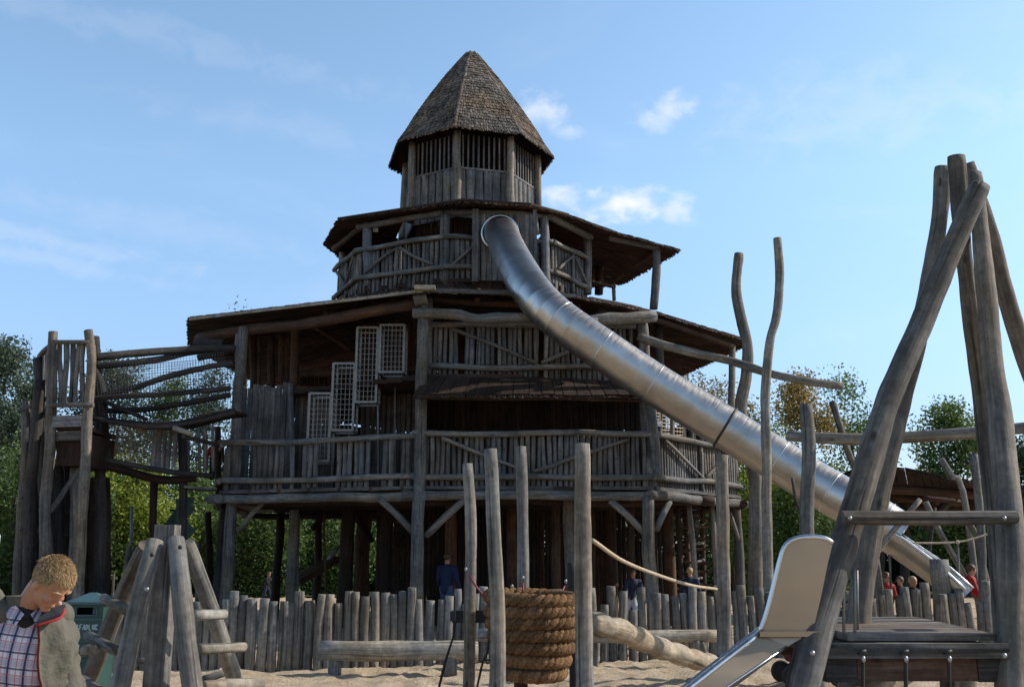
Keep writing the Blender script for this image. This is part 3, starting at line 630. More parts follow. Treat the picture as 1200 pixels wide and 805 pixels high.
# lean-to roof over the level-1 front opening
def shingles(mb, a, b, c, d, course=.2, wid=.16, th=.022, jag=.03):
    """rows of shingles on quad a-b (eave) d-c (top)"""
    a, b, c, d = map(Vector, (a, b, c, d))
    H = ((d-a).length+(c-b).length)/2; rows = max(1, int(H/course))
    nrm = (b-a).cross(d-a)
    if nrm.length < 1e-6: nrm = (b-a).cross(c-a)
    nrm.normalize()
    if nrm.z < 0: nrm = -nrm
    for r in range(rows):
        t0 = r/rows; p = a.lerp(d, t0); q = b.lerp(c, t0); p2 = a.lerp(d, min(1, t0+1.5/rows)); q2 = b.lerp(c, min(1, t0+1.5/rows)); L = (q-p).length
        if L < .05: continue
        n = max(1, int(L/wid)); cuts = [0]
        for i in range(n): cuts.append(cuts[-1]+R.uniform(.7, 1.3))
        cuts = [k/cuts[-1] for k in cuts]
        for i in range(n):
            u0 = cuts[i]+.004; u1 = cuts[i+1]-.004
            dn = (p-p2).normalized()*R.uniform(-jag, jag)
            l0 = p.lerp(q, u0)+dn; l1 = p.lerp(q, u1)+dn; h0 = p2.lerp(q2, u0); h1 = p2.lerp(q2, u1)
            lift = nrm*(th*R.uniform(.9, 1.7)); lo = nrm*.004
            tone = R.random()
            mb.box8([l0+lo, l1+lo, l1+lift, l0+lift, h0, h1, h1+nrm*.006, h0+nrm*.006], tone)
def roof(eave, inner, name='roof', th=.07, mat='shingle_dark', fringe=True, course=.2, parent=TW, soffit='soffit', wid=.16):
    """closed or open strip of roof facets between two loops"""
    n = len(eave); m = MB(); u = MB()
    for i in range(n-1):
        a, b, c, d = map(Vector, (eave[i], eave[i+1], inner[i+1], inner[i]))
        shingles(m, a, b, c, d, course, wid)
        # soffit boards running from eave to top
        L = (b-a).length; k = max(2, int(L/.22)); dz = V(0, 0, -.012)
        for j in range(k):
            f0, f1 = j/k+.01, (j+1)/k-.01
            p0, p1 = a.lerp(b, f0)+dz, a.lerp(b, f1)+dz; q0, q1 = d.lerp(c, f0)+dz, d.lerp(c, f1)+dz
            t_ = V(0, 0, -.035-R.uniform(0, .012))
            u.box8([p0+t_, p1+t_, p1, p0, q0+t_, q1+t_, q1, q0])
        if fringe:
            k = int(L/.09)
            for j in range(k):
                p = a.lerp(b, (j+R.random())/k); dn = (a-d).normalized()
                m.board(p-dn*.05+V(0, 0, .0), p+dn*R.uniform(.02, .06)+V(0, 0, -R.uniform(.02, .06)), .10*R.uniform(.8, 1.2), .02, V(0, 0, 1), wob=0)
    r = m.build(name, M[mat], parent); u.build('soffit', M[soffit], r); return r
a = P(484, 463, 20.6); b = P(764, 464, 20.7); c = P(748, 447, 21.5); d = P(500, 440, 21.4)
roof([a, P(620, 463, 20.55), b], [d, P(620, 443, 21.4), c], 'lean_to_roof', course=.9, wid=.25, mat='dark')
part_log([P(484, 466, 20.75), P(620, 467, 20.7), P(764, 468, 20.85)], .045, 'beam', 'dark', n=7)
# --- level 3 plan
ZR3 = 9.71
Q = [PZ(396, 317, ZR3), PZ(421, 294, ZR3), PZ(520, 279, ZR3), PZ(646, 285, ZR3), PZ(687, 304, ZR3)]
L3 = [xy(q) for q in Q] + [(Q[4].x+.1, 29), (.2, 30.6), (-2.4, 30.8), (-4.0, 29.6)]
Z3 = 8.62
deck(L3, Z3, .10, mat='dark')
for i_ in range(len(L3)):
    a_, b_ = L3[i_], L3[(i_+1) % len(L3)]; wall(a_, b_, 8.1, 8.75, max(3, int(math.dist(a_, b_)/.3)), 'dark', gap=1.04, out=outn(a_, b_), jag=0, name='skirt')
# roof 2
e2 = [P(222, 405, 26.2), PZ(221, 373, 7.3), PZ(497, 340, 7.32), PZ(598, 344, 7.34), PZ(675, 347, 7.32), P(723, 356, 21.8), P(769, 366, 22.5), P(828, 384, 23.4), P(868, 396, 24.2), P(874, 404, 26.5), V(5.2, 30.5, 7.2), V(2, 34, 7.2), V(-4, 34.3, 7.2), V(-8.2, 31.5, 7.2), P(222, 405, 26.2)]
i3 = [Q[0], Q[1], Q[2], Q[2].lerp(Q[3], .5), Q[3], Q[3], Q[3].lerp(Q[4], .5), Q[4], Q[4], V(*L3[5], 0), V(*L3[5], 0), V(*L3[6], 0), V(*L3[7], 0), V(*L3[8], 0), Q[0]]
i3 = [V(q.x, q.y, 8.36 if k < 5 or k == 14 else 8.2) for k, q in enumerate(i3)]
roof(e2, i3, 'roof', course=.24)
# fascia boards, logs below the roof
def trim(pts, w_=.045, h=.10, mat='trim', name='eave_board', off=V(0, 0, 0), parent=TW):
    m = MB()
    for i in range(len(pts)-1): m.beam(pts[i]+off, pts[i+1]+off, w_, h, tone=R.random())
    return m.build(name, M[mat], parent)
trim([e2[1]+V(.05, -.06, -.04), e2[2]+V(-.02, -.06, -.04)], .04, .06)
trim([e2[2]+V(.0, -.05, -.01), e2[3]+V(0, -.05, -.01), e2[4]+V(0, -.05, -.01)], .04, .08, 'slat')
trim([e2[2]+V(-.2, -.12, .02), e2[2]+V(.25, -.1, .02)], .16, .09)
part_log([P(232, 396, 23.5), P(360, 378, 22.2), P(494, 356, 21.1)], .13, 'beam', 'brown')
part_log([P(484, 366, 20.9), P(540, 368, 20.85), P(560, 374, 20.85), P(640, 374, 20.9), P(700, 375, 21.0)], .12, 'beam', 'post', r1=.11, wob=.04, rv=.1)
part_log([P(680, 378, 21.1), P(735, 374, 21.3), P(766, 370, 21.5)], .13, 'beam', 'log', r1=.14, wob=.03, rv=.12)
part_log([P(485, 352, 20.9), P(500, 348, 20.9)], .15, 'beam', 'post')
part_log([P(508, 352, 21.6), P(600, 356, 21.6), P(680, 360, 21.8)], .08, 'beam', 'brown')
part_log([P(700, 366, 21.9), P(770, 376, 22.7), P(815, 390, 23.4), P(858, 407, 24.3)], .08, 'beam', 'brown')
part_log([P(690, 352, 21.7), P(752, 364, 22.3)], .08, 'beam', 'brown')
for i, (px, py, Y, qx, qy, qY) in enumerate([(300, 382, 23.2, 400, 372, 26), (380, 368, 22.6, 440, 362, 26), (560, 352, 21.4, 560, 340, 24), (640, 352, 21.4, 630, 342, 24), (770, 375, 23, 700, 360, 26), (820, 392, 24, 740, 372, 27), (250, 398, 24.5, 360, 385, 27)]):
    part_log([P(px, py, Y), P(qx, qy, qY)], .07, 'rafter', 'brown', n=7)
# posts of levels 1-2
part_log([P(503, 350, 21.4), P(502, 440, 21.4)], .07, 'post', 'slat', n=8)
part_log([P(752, 376, 21.7), P(756, 466, 21.7), P(764, 560, 21.3)], .13, 'post', 'log')
part_log([P(760, 464, 21.25), P(766, 510, 21.25), P(770, 560, 21.25)], .11, 'post', 'board')
part_log([P(772, 378, 23.5), P(775, 470, 23.5), P(777, 560, 23.5)], .11, 'post', 'darklog')
part_log([P(858, 404, 24.7), P(857, 470, 24.7), P(862, 560, 24.6)], .09, 'post', 'post')
part_log([P(283, 392, 22.85), P(282, 450, 22.85)], .13, 'post', 'log')
part_log([P(347, 385, 23.8), P(347, 450, 23.8)], .10, 'post', 'brown')
for px in (296, 304, 318, 331, 338): part_log([P(px, 392, 24.8), P(px+R.uniform(-1, 1), 455, 24.8)], .10 if px != 304 else .06, 'post', 'brown', n=8)
# upper-left back railing with daylight through it, and dark wall
railing((X(345, 30, 6.5), 30.4), (X(432, 30, 6.5), 30.2), 5.7, 7.3, 5.95, (0, -1), 17, None, smat='dark', rmat='brown', over=.3, width=.13)
wall((X(345, 27, 6.5), 26.6), (X(425, 27, 6.5), 26.3), 5.6, 6.05, 14, 'brown', gap=.9)
wall((X(428, 27, 6.5), 26.2), (X(505, 27, 6.5), 25.6), 5.6, 7.9, 14, 'brown', gap=.95)
part_log([P(370, 385, 26), P(415, 412, 26)], .06, 'brace', 'brown', n=7)
part_log([P(345, 438, 24.5), P(420, 436, 24.3), P(492, 432, 23.8)], .09, 'beam', 'brown')
# --- level 3
def r3(A, B, n, st, **k): return railing(A, B, 8.5, ZR3, 8.90, outn(A, B), n, st, **k)
r3(Q[0], Q[1], 9, 'V', over=.05); r3(Q[1], Q[2], 19, 'A', over=.06); r3(Q[2], Q[2].lerp(Q[3], .3), 6, None, over=.02)
r3(Q[2].lerp(Q[3], .78), Q[3], 6, None, over=.03); r3(Q[3], Q[4], 12, 'A', over=.05, rmat='post', smat='slat')
m = MB(); a_, b_ = Q[2].lerp(Q[3], .06)+V(0, -.1, 0), Q[2].lerp(Q[3], .30)+V(0, -.1, 0)
a_.z = 8.9; b_.z = 9.55; m.tube([a_, b_], .04, n=7); m.build('brace', M['log'], TW)
# slide portal panel
pa = V(X(557, 24.1, 9.4), 24.15, 0); pb = V(X(627, 24.1, 9.4), 24.2, 0)
wall(pa, pb, 8.55, 10.35, 11, 'board', gap=1.0, jag=.01, name='portal_panel')
for q, wd in ((pa, .16), (pb, .1)):
    m = MB(); m.beam(q+V(0, -.05, 8.5), q+V(0, -.05, 10.45), wd, .1, up=(0, 1, 0), tone=.3); m.build('post', M['board'], TW)
# corner posts of level 3
for px, p0, p1, Y, rr_ in ((401, 296, 345, 27, .1), (430, 262, 336, 25.2, .12), (521, 250, 332, 24.3, .13), (638, 254, 335, 24.5, .12), (688, 270, 345, 26, .11), (629, 250, 275, 24.3, .06)):
    part_log([P(px, p0, Y), P(px+1, p1, Y)], rr_, 'post', 'board')
# core of level 3 and dark walls
TC = V(-1.22, 27, 0)
def octo(r, z, k, a0=-8): a = rad(a0+45*k); return V(TC.x+math.sin(a)*r, TC.y-math.cos(a)*r, z)
for k in range(8):
    a, b = octo(1.75, 0, k), octo(1.75, 0, k+1); wall(a, b, 8.6, 10.78, 9, 'dark', gap=1.0, out=outn(a, b))
for i_ in range(4, 9):
    a_, b_ = L3[i_], L3[(i_+1) % 9]
    if i_ >= 5: wall(a_, b_, 8.6, 10.5, max(4, int(math.dist(a_, b_)/.2)), 'dark', gap=1.02, out=outn(a_, b_), jag=0)
# roof 3
ZE = 10.50
e3 = [PZ(380, 285, ZE), PZ(396, 257, ZE), PZ(542, 235, ZE), PZ(620, 240, ZE), PZ(665, 252, ZE), P(724, 273, 25.2), P(797, 293, 26), P(730, 332, 29.6), V(.8, 31.6, 10.3), V(-2.6, 31.4, 10.4), V(-4.8, 29.8, 10.4), PZ(380, 285, ZE)]
in3 = [octo(2.2, 10.76, -2), octo(2.2, 10.76, -1), octo(2.2, 10.76, 0), octo(2.2, 10.76, 1), octo(2.2, 10.76, 1), octo(2.2, 10.76, 2), octo(2.2, 10.76, 2), octo(2.2, 10.76, 3), octo(2.2, 10.76, 4), octo(2.2, 10.76, 5), octo(2.2, 10.76, 6), octo(2.2, 10.76, -2)]
roof(e3, in3, 'roof', course=.22)
trim([e3[1]+V(0, -.05, 0), e3[2]+V(0, -.06, 0)], .03, .05, 'dark'); trim([e3[2]+V(0, -.06, 0), e3[3]+V(.03, -.05, 0), e3[4]+V(.03, -.04, 0)], .03, .05, 'dark')
part_log([P(418, 267, 25.2), P(470, 257, 24.7), P(521, 250, 24.3)], .09, 'beam', 'log'); part_log([P(521, 250, 24.3), P(600, 250, 24.2), P(645, 255, 24.6)], .08, 'beam', 'log')
part_log([P(640, 253, 24.6), P(672, 268, 25.2), P(694, 278, 25.7)], .10, 'beam', 'log')
part_log([P(714, 279, 25.5), P(772, 290, 26)], .08, 'beam', 'log'); part_log([P(772, 292, 26), P(742, 312, 28), P(722, 326, 29.3)], .09, 'beam', 'brown'); part_log([P(392, 292, 26.8), P(420, 268, 25.3)], .09, 'beam', 'brown')
part_log([P(768, 289, 26), P(768, 320, 26), P(766, 362, 26)], .12, 'post', 'log')
m = MB(); m.beam(P(440, 262, 25.4), P(440, 272, 25.4), .14, .05, up=(0, 1, 0), tone=1); m.build('sky_gap_box', M['signwhite'], TW)  # white box added in place of a bright spot of sky under the roof
# stair landing box right of level 3
wall((X(690, 27, 8.5), 27), (X(720, 27.5, 8.5), 27.5), 7.6, 8.9, 6, 'dark', gap=1.0); part_log([P(718, 333, 27.4), P(719, 352, 27.4)], .06, 'post', 'post', n=7)
part_log([P(686, 328, 26.6), P(720, 337, 27.4)], .06, 'rail', 'brown', n=7); part_log([P(702, 308, 28.5), P(702, 345, 28.5)], .13, 'post', 'dark', n=8)
# --- turret
RT = 1.92
for k in range(8):
    a, b = octo(RT, 0, k), octo(RT, 0, k+1); o = outn(a, b)
    wall(a, b, 10.6, 12.0, 6, 'board', gap=.93, jag=.01, out=o, name='turret_panel')
    ai, bi = octo(RT-.06, 0, k), octo(RT-.06, 0, k+1); m = MB(); m.box8([ai+V(0, 0, 10.6), bi+V(0, 0, 10.6), bi*1+V(0, 0, 11.98), ai*1+V(0, 0, 11.98)]+[octo(RT-.10, zz_, kk_) for zz_, kk_ in ((10.6, k), (10.6, k+1), (11.98, k+1), (11.98, k))]); m.build('backing', M['dark'], TW)
    s = MB(); d = (b-a)
    for i in range(9):
        p = a+d*((i+1)/10); s.beam(p+V(0, 0, 11.95), p+V(0, 0, 13.0), .045, .03, up=V(o[0], o[1], 0))
    s.build('window_bars', M['slat'], TW)
    m = MB(); m.beam(a+V(0, 0, 12.02), b+V(0, 0, 12.02), .06, .05); m.build('rail', M['board'], TW)
    q = octo(RT+.06, 0, k); m = MB(); m.tube([q+V(0, 0, 10.7), q+V(0, 0, 11.8), q+V(0, 0, 13.05)], .115, .10, n=10, wob=.02, rv=.08); m.build('post', M['post'], TW)
# cap roof
RE, ZE4, ZA = 2.44, 13.0, 16.4
prof = [(1.0, 0), (.895, .115), (.795, .25), (.58, .50), (.345, .75), (.085, 1.0)]
m = MB(); u = MB()
for k in range(8):
    for i in range(len(prof)-1):
        (r0, t0), (r1, t1) = prof[i], prof[i+1]
        a, b = octo(RE*r0, ZE4+(ZA-ZE4)*t0, k), octo(RE*r0, ZE4+(ZA-ZE4)*t0, k+1); c, d = octo(RE*r1, ZE4+(ZA-ZE4)*t1, k+1), octo(RE*r1, ZE4+(ZA-ZE4)*t1, k)
        shingles(m, a, b, c, d, .125, .075, .024, .03)
        u.poly([a-V(0, 0, .03), b-V(0, 0, .03), c-V(0, 0, .03), d-V(0, 0, .03)], .2)
    a, b = octo(RE, ZE4, k), octo(RE, ZE4, k+1); dn = (octo(RE, ZE4, k)-octo(RE*.8, ZE4+.9, k)).normalized()
    for j in range(64):
        p = a.lerp(b, (j+R.random())/64); o = V(p.x-TC.x, p.y-TC.y, 0).normalized()
        m.board(p+V(0, 0, .05)-o*.02, p+o*R.uniform(.02, .05)-V(0, 0, R.uniform(.01, .08)), .05, .02, o, wob=0)
    # shingles along the hips
    for i in range(len(prof)-1):
        (r0, t0), (r1, t1) = prof[i], prof[i+1]
        for q in range(7):
            f = q/7; f2 = (q+1.5)/7
            p = octo(RE*(r0+(r1-r0)*f)+.02, ZE4+(ZA-ZE4)*(t0+(t1-t0)*f), k); p2 = octo(RE*(r0+(r1-r0)*f2)+.01, ZE4+(ZA-ZE4)*(t0+(t1-t0)*f2), k)
            m.board(p, p2, .07, .02, V(p.x-TC.x, p.y-TC.y, .5), wob=.004)
cr = m.build('cap_roof', M['shingle'], TW); u.build('soffit', M['dark'], cr)
m = MB(); m.tube([(TC.x, TC.y, ZA-.12), (TC.x, TC.y, ZA+.04)], .22, .19, n=9); m.build('ridge_cap', M['shingle_dark'], cr)
# --- mesh cages on the left facet (stepped climbing cage)
def cage(px0, py0, px1, py1, Y, dy=.55):
    a = P(px0, py0, Y); b = P(px1, py0, Y); c = P(px1, py1, Y); d = P(px0, py1, Y)
    b.z = a.z; c = V(b.x, b.y, c.z); d = V(a.x, a.y, c.z)
    fr = MB(); f2 = [p+V(0, dy, 0) for p in (a, b, c, d)]; ff = [a, b, c, d]
    for i in range(4):
        fr.beam(ff[i], ff[(i+1) % 4], .055, .05, tone=.8); fr.beam(f2[i], f2[(i+1) % 4], .05, .045, tone=.4); fr.beam(ff[i], f2[i], .05, .045, tone=.5)
    f = fr.build('mesh_cage', M['galv'], TW); w_ = MB()
    W = (b-a).length; H = a.z-d.z; nx = max(3, round(W/.10)); nz = max(4, round(H/.12))
    for i in range(1, nx):
        for yy in (0, dy): w_.beam(a.lerp(b, i/nx)+V(0, yy, 0), d.lerp(c, i/nx)+V(0, yy, 0), .010, .010, tone=.3)
    for i in range(1, nz):
        w_.beam(a.lerp(d, i/nz), b.lerp(c, i/nz), .010, .010, tone=.3)
        for s_, e_ in ((a, d), (b, c)): w_.beam(s_.lerp(e_, i/nz), s_.lerp(e_, i/nz)+V(0, dy, 0), .014, .014, tone=.3)
    w_.build('wire_mesh', M['galv'], f)
cage(363, 461, 388, 540, 22.2); cage(391, 426, 416, 504, 22.15); cage(419, 384, 443, 471, 22.1); cage(446, 381, 474, 436, 22.0)
for px, p0, p1, Y in ((389, 504, 560, 22.3), (443, 471, 575, 22.2), (463, 440, 575, 22.6), (409, 504, 575, 22.7)): part_log([P(px, p0, Y), P(px, p1, Y)], .022, 'cage_leg', 'board', n=6, wob=0)
# rope net windows on the right facet of level 1
def netmb(a, b, c, d, nu, nv_, r=.012, mat='net', parent=TW, name='net', sag=0):
    s = MB(); a, b, c, d = map(Vector, (a, b, c, d))
    def q(u, v):
        p = a.lerp(b, u).lerp(d.lerp(c, u), v); p.z -= sag*4*u*(1-u); return p
    for i in range(nu+1):
        s.tube([q(i/nu, k/4) for k in range(5)], r, n=4, rv=0, seg=5, cap=False)
    for j in range(nv_+1):
        s.tube([q(k/6, j/nv_) for k in range(7)], r, n=4, rv=0, seg=5, cap=False)
    return s.build(name, M[mat], parent)
netmb(P(759, 464, 22), P(772, 466, 22.6), P(772, 492, 22.6), P(759, 489, 22), 4, 7, .016, 'rope_pale')
netmb(P(776, 470, 22.8), P(786, 474, 23.2), P(786, 508, 23.2), P(776, 508, 22.8), 3, 9, .016, 'rope_pale')
netmb(P(790, 482, 23.3), P(800, 486, 23.7), P(800, 510, 23.7), P(790, 510, 23.3), 3, 6, .016, 'rope_pale')
for px, Y in ((774, 22.7), (788, 23.2), (803, 23.8), (812, 24.2), (822, 24.6), (833, 25)): part_log([(X(px, Y, 4), Y, 3.2), (X(px, Y, 4), Y, 5.3-(px-774)*.012)], .05, 'post', 'board', n=7)
m = MB(); m.beam(P(759, 495, 21.9), P(776, 497, 22.7), .04, .12, tone=.9); m.build('edge_board', M['board'], TW)
wall((X(805, 25.2, 4), 25), (X(848, 26, 4), 26), 3.12, 4.9, 9, 'dark', gap=.9)
# ------------------------------------------------------------------ tube slide
SL = thing('tube_slide', 'long shiny steel tube slide coming out of the upper deck of the tower', 'slide', (6, 20, 0))
path = [P(585, 272, 24.3), P(588, 275, 23.9), P(595, 292, 22.9), P(608, 317, 21.6), P(627, 346, 20.55), P(655, 374, 20.2), P(705, 409, 20.1), P(765, 449, 20.1), P(850, 501, 20.0), P(950, 563, 19.6), P(1010, 598, 19.2), P(1056, 628, 18.95)]
def steel_tube(pts, r, n=40, seg=.42):
    """segmented tube: each drum section is its own ring pair with a slight step"""
    tmp = MB(); tmp.tube(pts, r, n=4, rv=0, seg=seg, cap=False); cs = [sum((tmp.v[i*4+j] for j in range(4)), V(0, 0, 0))/4 for i in range(len(tmp.v)//4)]
    s = MB(); N = len(cs); x = None; acc = 0
    for i in range(N-1):
        for kk, (c, rr_) in enumerate(((cs[i], r*1.0), (cs[i+1], r*(.985 if i < 16 else 1.0)))):
            t = (cs[min(i+1+kk, N-1)]-cs[max(i-1+kk, 0)]).normalized()
            if x is None: x = V(1, 0, 0)
            y = t.cross(x).normalized(); xx = y.cross(t).normalized()
            for j in range(n):
                a = 2*math.pi*j/n; s.v.append(c+(xx*math.cos(a)+y*math.sin(a))*rr_)
        b = len(s.v)-2*n; L = (cs[i+1]-cs[i]).length
        for j in range(n):
            j2 = (j+1) % n
            s.face([b+j, b+j2, b+n+j2, b+n+j], [(j*.08, acc), (j*.08+.08, acc), (j*.08+.08, acc+L), (j*.08, acc+L)], .5, True)
        if i < N-2: # tiny lap ring
            pass
        acc += L
    return s, cs
s, cs = steel_tube(path, .435)
tubeo = s.build('tube', M['steel'], SL)
def ring_at(c, t, r, rt, mat, parent, name):
    m = MB(); x = t.orthogonal().normalized(); y = t.cross(x)
    m.tube([c+(x*math.cos(a)+y*math.sin(a))*r for a in [2*math.pi*i/36 for i in range(37)]], rt, n=6, rv=0, seg=1, cap=False, tone=.5); return m.build(name, M[mat], parent)
for px, Ya, mt, rt in ((850, 20.0, 'black', .028), (900, 19.85, 'steel_rail', .012), (960, 19.6, 'steel_rail', .012), (765, 20.1, 'steel_rail', .010), (705, 20.1, 'steel_rail', .010), (655, 20.2, 'steel_rail', .010), (1010, 19.2, 'steel_rail', .014)):
    i = min(range(len(cs)), key=lambda k: abs((cs[k]-P(px, 402, Ya)).x)); t = (cs[min(i+1, len(cs)-1)]-cs[i-1]).normalized()
    ring_at(cs[i], t, .445 if mt == 'black' else .437, rt, mt, SL, 'clamp_band' if mt == 'black' else 'seam_ring')
ring_at(P(586, 273, 24.05), V(0, 1, 0), .47, .03, 'steel_rail', SL, 'mouth_rim')
# open chute at the bottom
m = MB(); n = 14; ch = [P(1050, 624, 18.98), P(1078, 643, 18.8), P(1108, 665, 18.6), P(1136, 690, 18.4)]
rows = []
for c, nx_ in zip(ch, ch[1:]+[ch[-1]*2-ch[-2]]):
    t = (nx_-c).normalized(); x = V(t.y, -t.x, 0).normalized(); y = t.cross(x); y = -y if y.z < 0 else y
    rows.append([c + x*(math.cos(a)*.425) - y*(math.sin(a)*.425) for a in [math.pi*j/n for j in range(n+1)]])
b = 0
for i, rw in enumerate(rows): m.v.extend(rw)
for i in range(len(rows)-1):
    for j in range(n):
        A = i*(n+1)+j; m.face([A, A+1, A+n+2, A+n+1], [(j*.1, i*.5), (j*.1+.1, i*.5), (j*.1+.1, i*.5+.5), (j*.1, i*.5+.5)], .5, True)
co_ = m.build('chute', M['steel'], SL)
for e in (0, n): mm_ = MB(); mm_.tube([rw[e] for rw in rows], .03, n=7, rv=0); mm_.build('chute_rim', M['steel_rail'], SL)
part_log([P(1100, 655, 18.3), (X(1101, 18.3, 1), 18.3, -.1)], .17, 'support_post', 'post', parent=SL)
# ------------------------------------------------------------------ free standing poles on the right of the tower
def pole(name, label, pts, Y, r, cat='pole', mat='post', r1=None, group=None, Ys=None, ground=True, wob=.012, rv=.08, n=12):
    W = [P(px, py, (Ys[i] if Ys else Y)) for i, (px, py) in enumerate(pts)]
    if ground:
        e = W[-1]; W.append(V(e.x, e.y, e.z*.4)); W.append(V(e.x, e.y, -.15))
    base = V(W[-1].x, W[-1].y, 0)
    m = MB(); m.tube(W, r, r1 or r, n=n, wob=wob, rv=rv, seg=.16); o = m.build(name, M[mat], loc=base)
    return props(o, label, cat, group)
pole('wavy_pole', 'left crooked pole with a bulging bend beside the roof end', [(866, 297), (863, 340), (870, 380), (876, 410), (874, 445), (868, 480), (876, 520), (884, 560), (886, 680)], 21.5, .105, r1=.17)
pole('wavy_pole', 'tall crooked pole reaching highest, in front of the tube slide', [(911, 279), (914, 320), (910, 370), (902, 400), (897, 460), (899, 540), (898, 600), (900, 690)], 17.8, .080, r1=.095)
pole('short_post', 'thick short post standing between the tube slide and the steel slide panel', [(943, 474), (947, 530), (946, 620)], 13, .088, r1=.10)
o = pole('hanging_log', 'long crooked log reaching out sideways from the tower past both crooked poles', [(748, 394), (790, 408), (860, 425), (905, 438), (945, 446), (987, 452)], 21, .10, 'log', Ys=[21.6, 21.4, 21.2, 20.4, 20, 20], ground=False, r1=.08)
pole('cross_log', 'long horizontal log running from the short post behind the log tripod to the right edge', [(922, 510), (990, 513), (1060, 513), (1130, 509), (1230, 500)], 12.6, .075, 'log', Ys=[13.2, 13, 12.8, 12.5, 12.2], ground=False)
# ------------------------------------------------------------------ climbing posts in front
pole('climbing_post', 'thin front post leftmost of the close group, with a black board bolted to it', [(548, 543), (551, 640), (549, 720), (550, 800)], 11, .062, r1=.07, group='posts around the rope basket')
pole('climbing_post', 'slanted pale post immediately left of the rope basket', [(574, 526), (578, 600), (584, 700), (583, 805)], 9.4, .062, r1=.08, group='posts around the rope basket')
pole('climbing_post', 'post behind the rope basket rising above its rim', [(611, 523), (612, 600), (611, 700)], 12, .07, r1=.075, group='posts around the rope basket')
pole('climbing_post', 'thickest front post immediately right of the rope basket', [(682, 520), (683, 620), (684, 720), (686, 805)], 9.8, .080, r1=.092, group='posts around the rope basket')
pole('climbing_post', 'lone post at the far end of the hand rope', [(847, 533), (847, 620), (847, 700), (849, 765)], 14.2, .09, r1=.10)
pole('short_post', 'low dark post half hidden behind the thickest front post', [(671, 659), (671, 700)], 12.5, .07, mat='darklog')
m = MB(); m.beam(P(530, 722, 11.15), P(578, 722, 11.15), .08, .13, tone=.2); m.beam(P(531, 716, 11.1), P(531, 727, 11.1), .06, .14, tone=.9)
props(m.build('crossboard', M['black'], loc=P(552, 722, 11.15)), 'short black board fixed behind the thin leftmost front post', 'board')
m = MB(); m.tube([P(693, 632, 9.9), P(730, 657, 10.9), P(775, 675, 12.0), P(812, 686, 13.2), P(840, 690, 14.1)], .022, .02, n=7, rv=.03, seg=.15); props(m.build('hand_rope', M['rope_pale'], loc=P(765, 670, 12)), 'pale hand rope sagging from the thickest front post to the lone post', 'rope')
def chain(name, label, pts, Y, r=.013, cat='chain'):
    m = MB(); m.tube([P(a, b, Y) for a, b in pts], r, n=6, rv=.25, seg=.04); props(m.build(name, M['rope_dark'], loc=P(pts[0][0], pts[0][1], Y)), label, cat)
chain('hanging_chain', 'dark chain hanging from the left end of the black board', [(533, 728), (531, 745), (522, 775), (512, 815)], 11)
chain('hanging_chain', 'dark knotted chain hanging between the two left front posts', [(574, 735), (571, 765), (566, 774), (558, 810)], 10.6)
chain('hanging_chain', 'short dark chain loop lying right of the knotted chain', [(566, 774), (573, 773), (582, 780)], 10.6, .009)
# rope basket
bx, by = X(624, 10.6, .8), 10.6
BK = thing('rope_basket', 'round basket of thick coiled brown rope on a stump between the front posts', 'basket', (bx, by, 0))
ztop, zbot = P(624, 700, 10.6).z, P(624, 786, 10.6).z
nc = 7
for i in range(nc):
    f = i/(nc-1); z = ztop+(zbot-ztop)*f+R.uniform(-.008, .008); rad_c = .45-.03*f-.125*f**2.2; m = MB(); rr_ = .040; K = 180; tw = 11+i % 2
    for st in range(3):
        pts = []
        for j in range(K+1):
            a = 2*math.pi*j/K; ph = tw*a*1.0+st*2.0944+i
            rc = rad_c + math.cos(ph)*rr_*.85; pts.append(V(bx+math.cos(a)*rc, by+math.sin(a)*rc, z+math.sin(ph)*rr_*.85+.015*math.sin(a+i)-(.02 if i == 0 else 0)*math.cos(a)))
        m.tube(pts, rr_*1.0, n=8, rv=.05, seg=1, cap=False, tone=R.uniform(.1, .9))
    m.build('rope_coil', M['rope'], BK)
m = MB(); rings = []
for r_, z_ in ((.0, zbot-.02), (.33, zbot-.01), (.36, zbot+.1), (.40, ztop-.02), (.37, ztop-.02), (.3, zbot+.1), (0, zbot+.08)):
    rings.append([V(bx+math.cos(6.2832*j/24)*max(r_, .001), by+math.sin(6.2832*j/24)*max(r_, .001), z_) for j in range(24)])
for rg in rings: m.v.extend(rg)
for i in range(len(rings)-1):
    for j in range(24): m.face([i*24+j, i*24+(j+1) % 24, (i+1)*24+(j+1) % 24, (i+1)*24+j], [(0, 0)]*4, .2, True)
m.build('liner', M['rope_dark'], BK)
m = MB(); m.tube([(bx-.12, by, -.1), (bx-.12, by, zbot)], .075, .07, n=10); m.build('stump', M['darklog'], BK)
for a, b in (((546, 670), (566, 698)), ((613, 680), (613, 697)), ((663, 684), (655, 700)), ((600, 690), (596, 702))):
    Yb = 10.9 if a[0] < 600 else 11.0
    m = MB(); m.tube([P(a[0], a[1], Yb).lerp(P(b[0], b[1], Yb-.1), .15), P(b[0], b[1], Yb-.1)], .011, n=6, rv=.1); c_ = m.build('clip_strap', M['redclip'], BK)
    m = MB(); m.ell(P(a[0], a[1]-3, Yb), (.015, .009, .024), n=8, m=6); m.build('buckle', M['bolt'], c_)
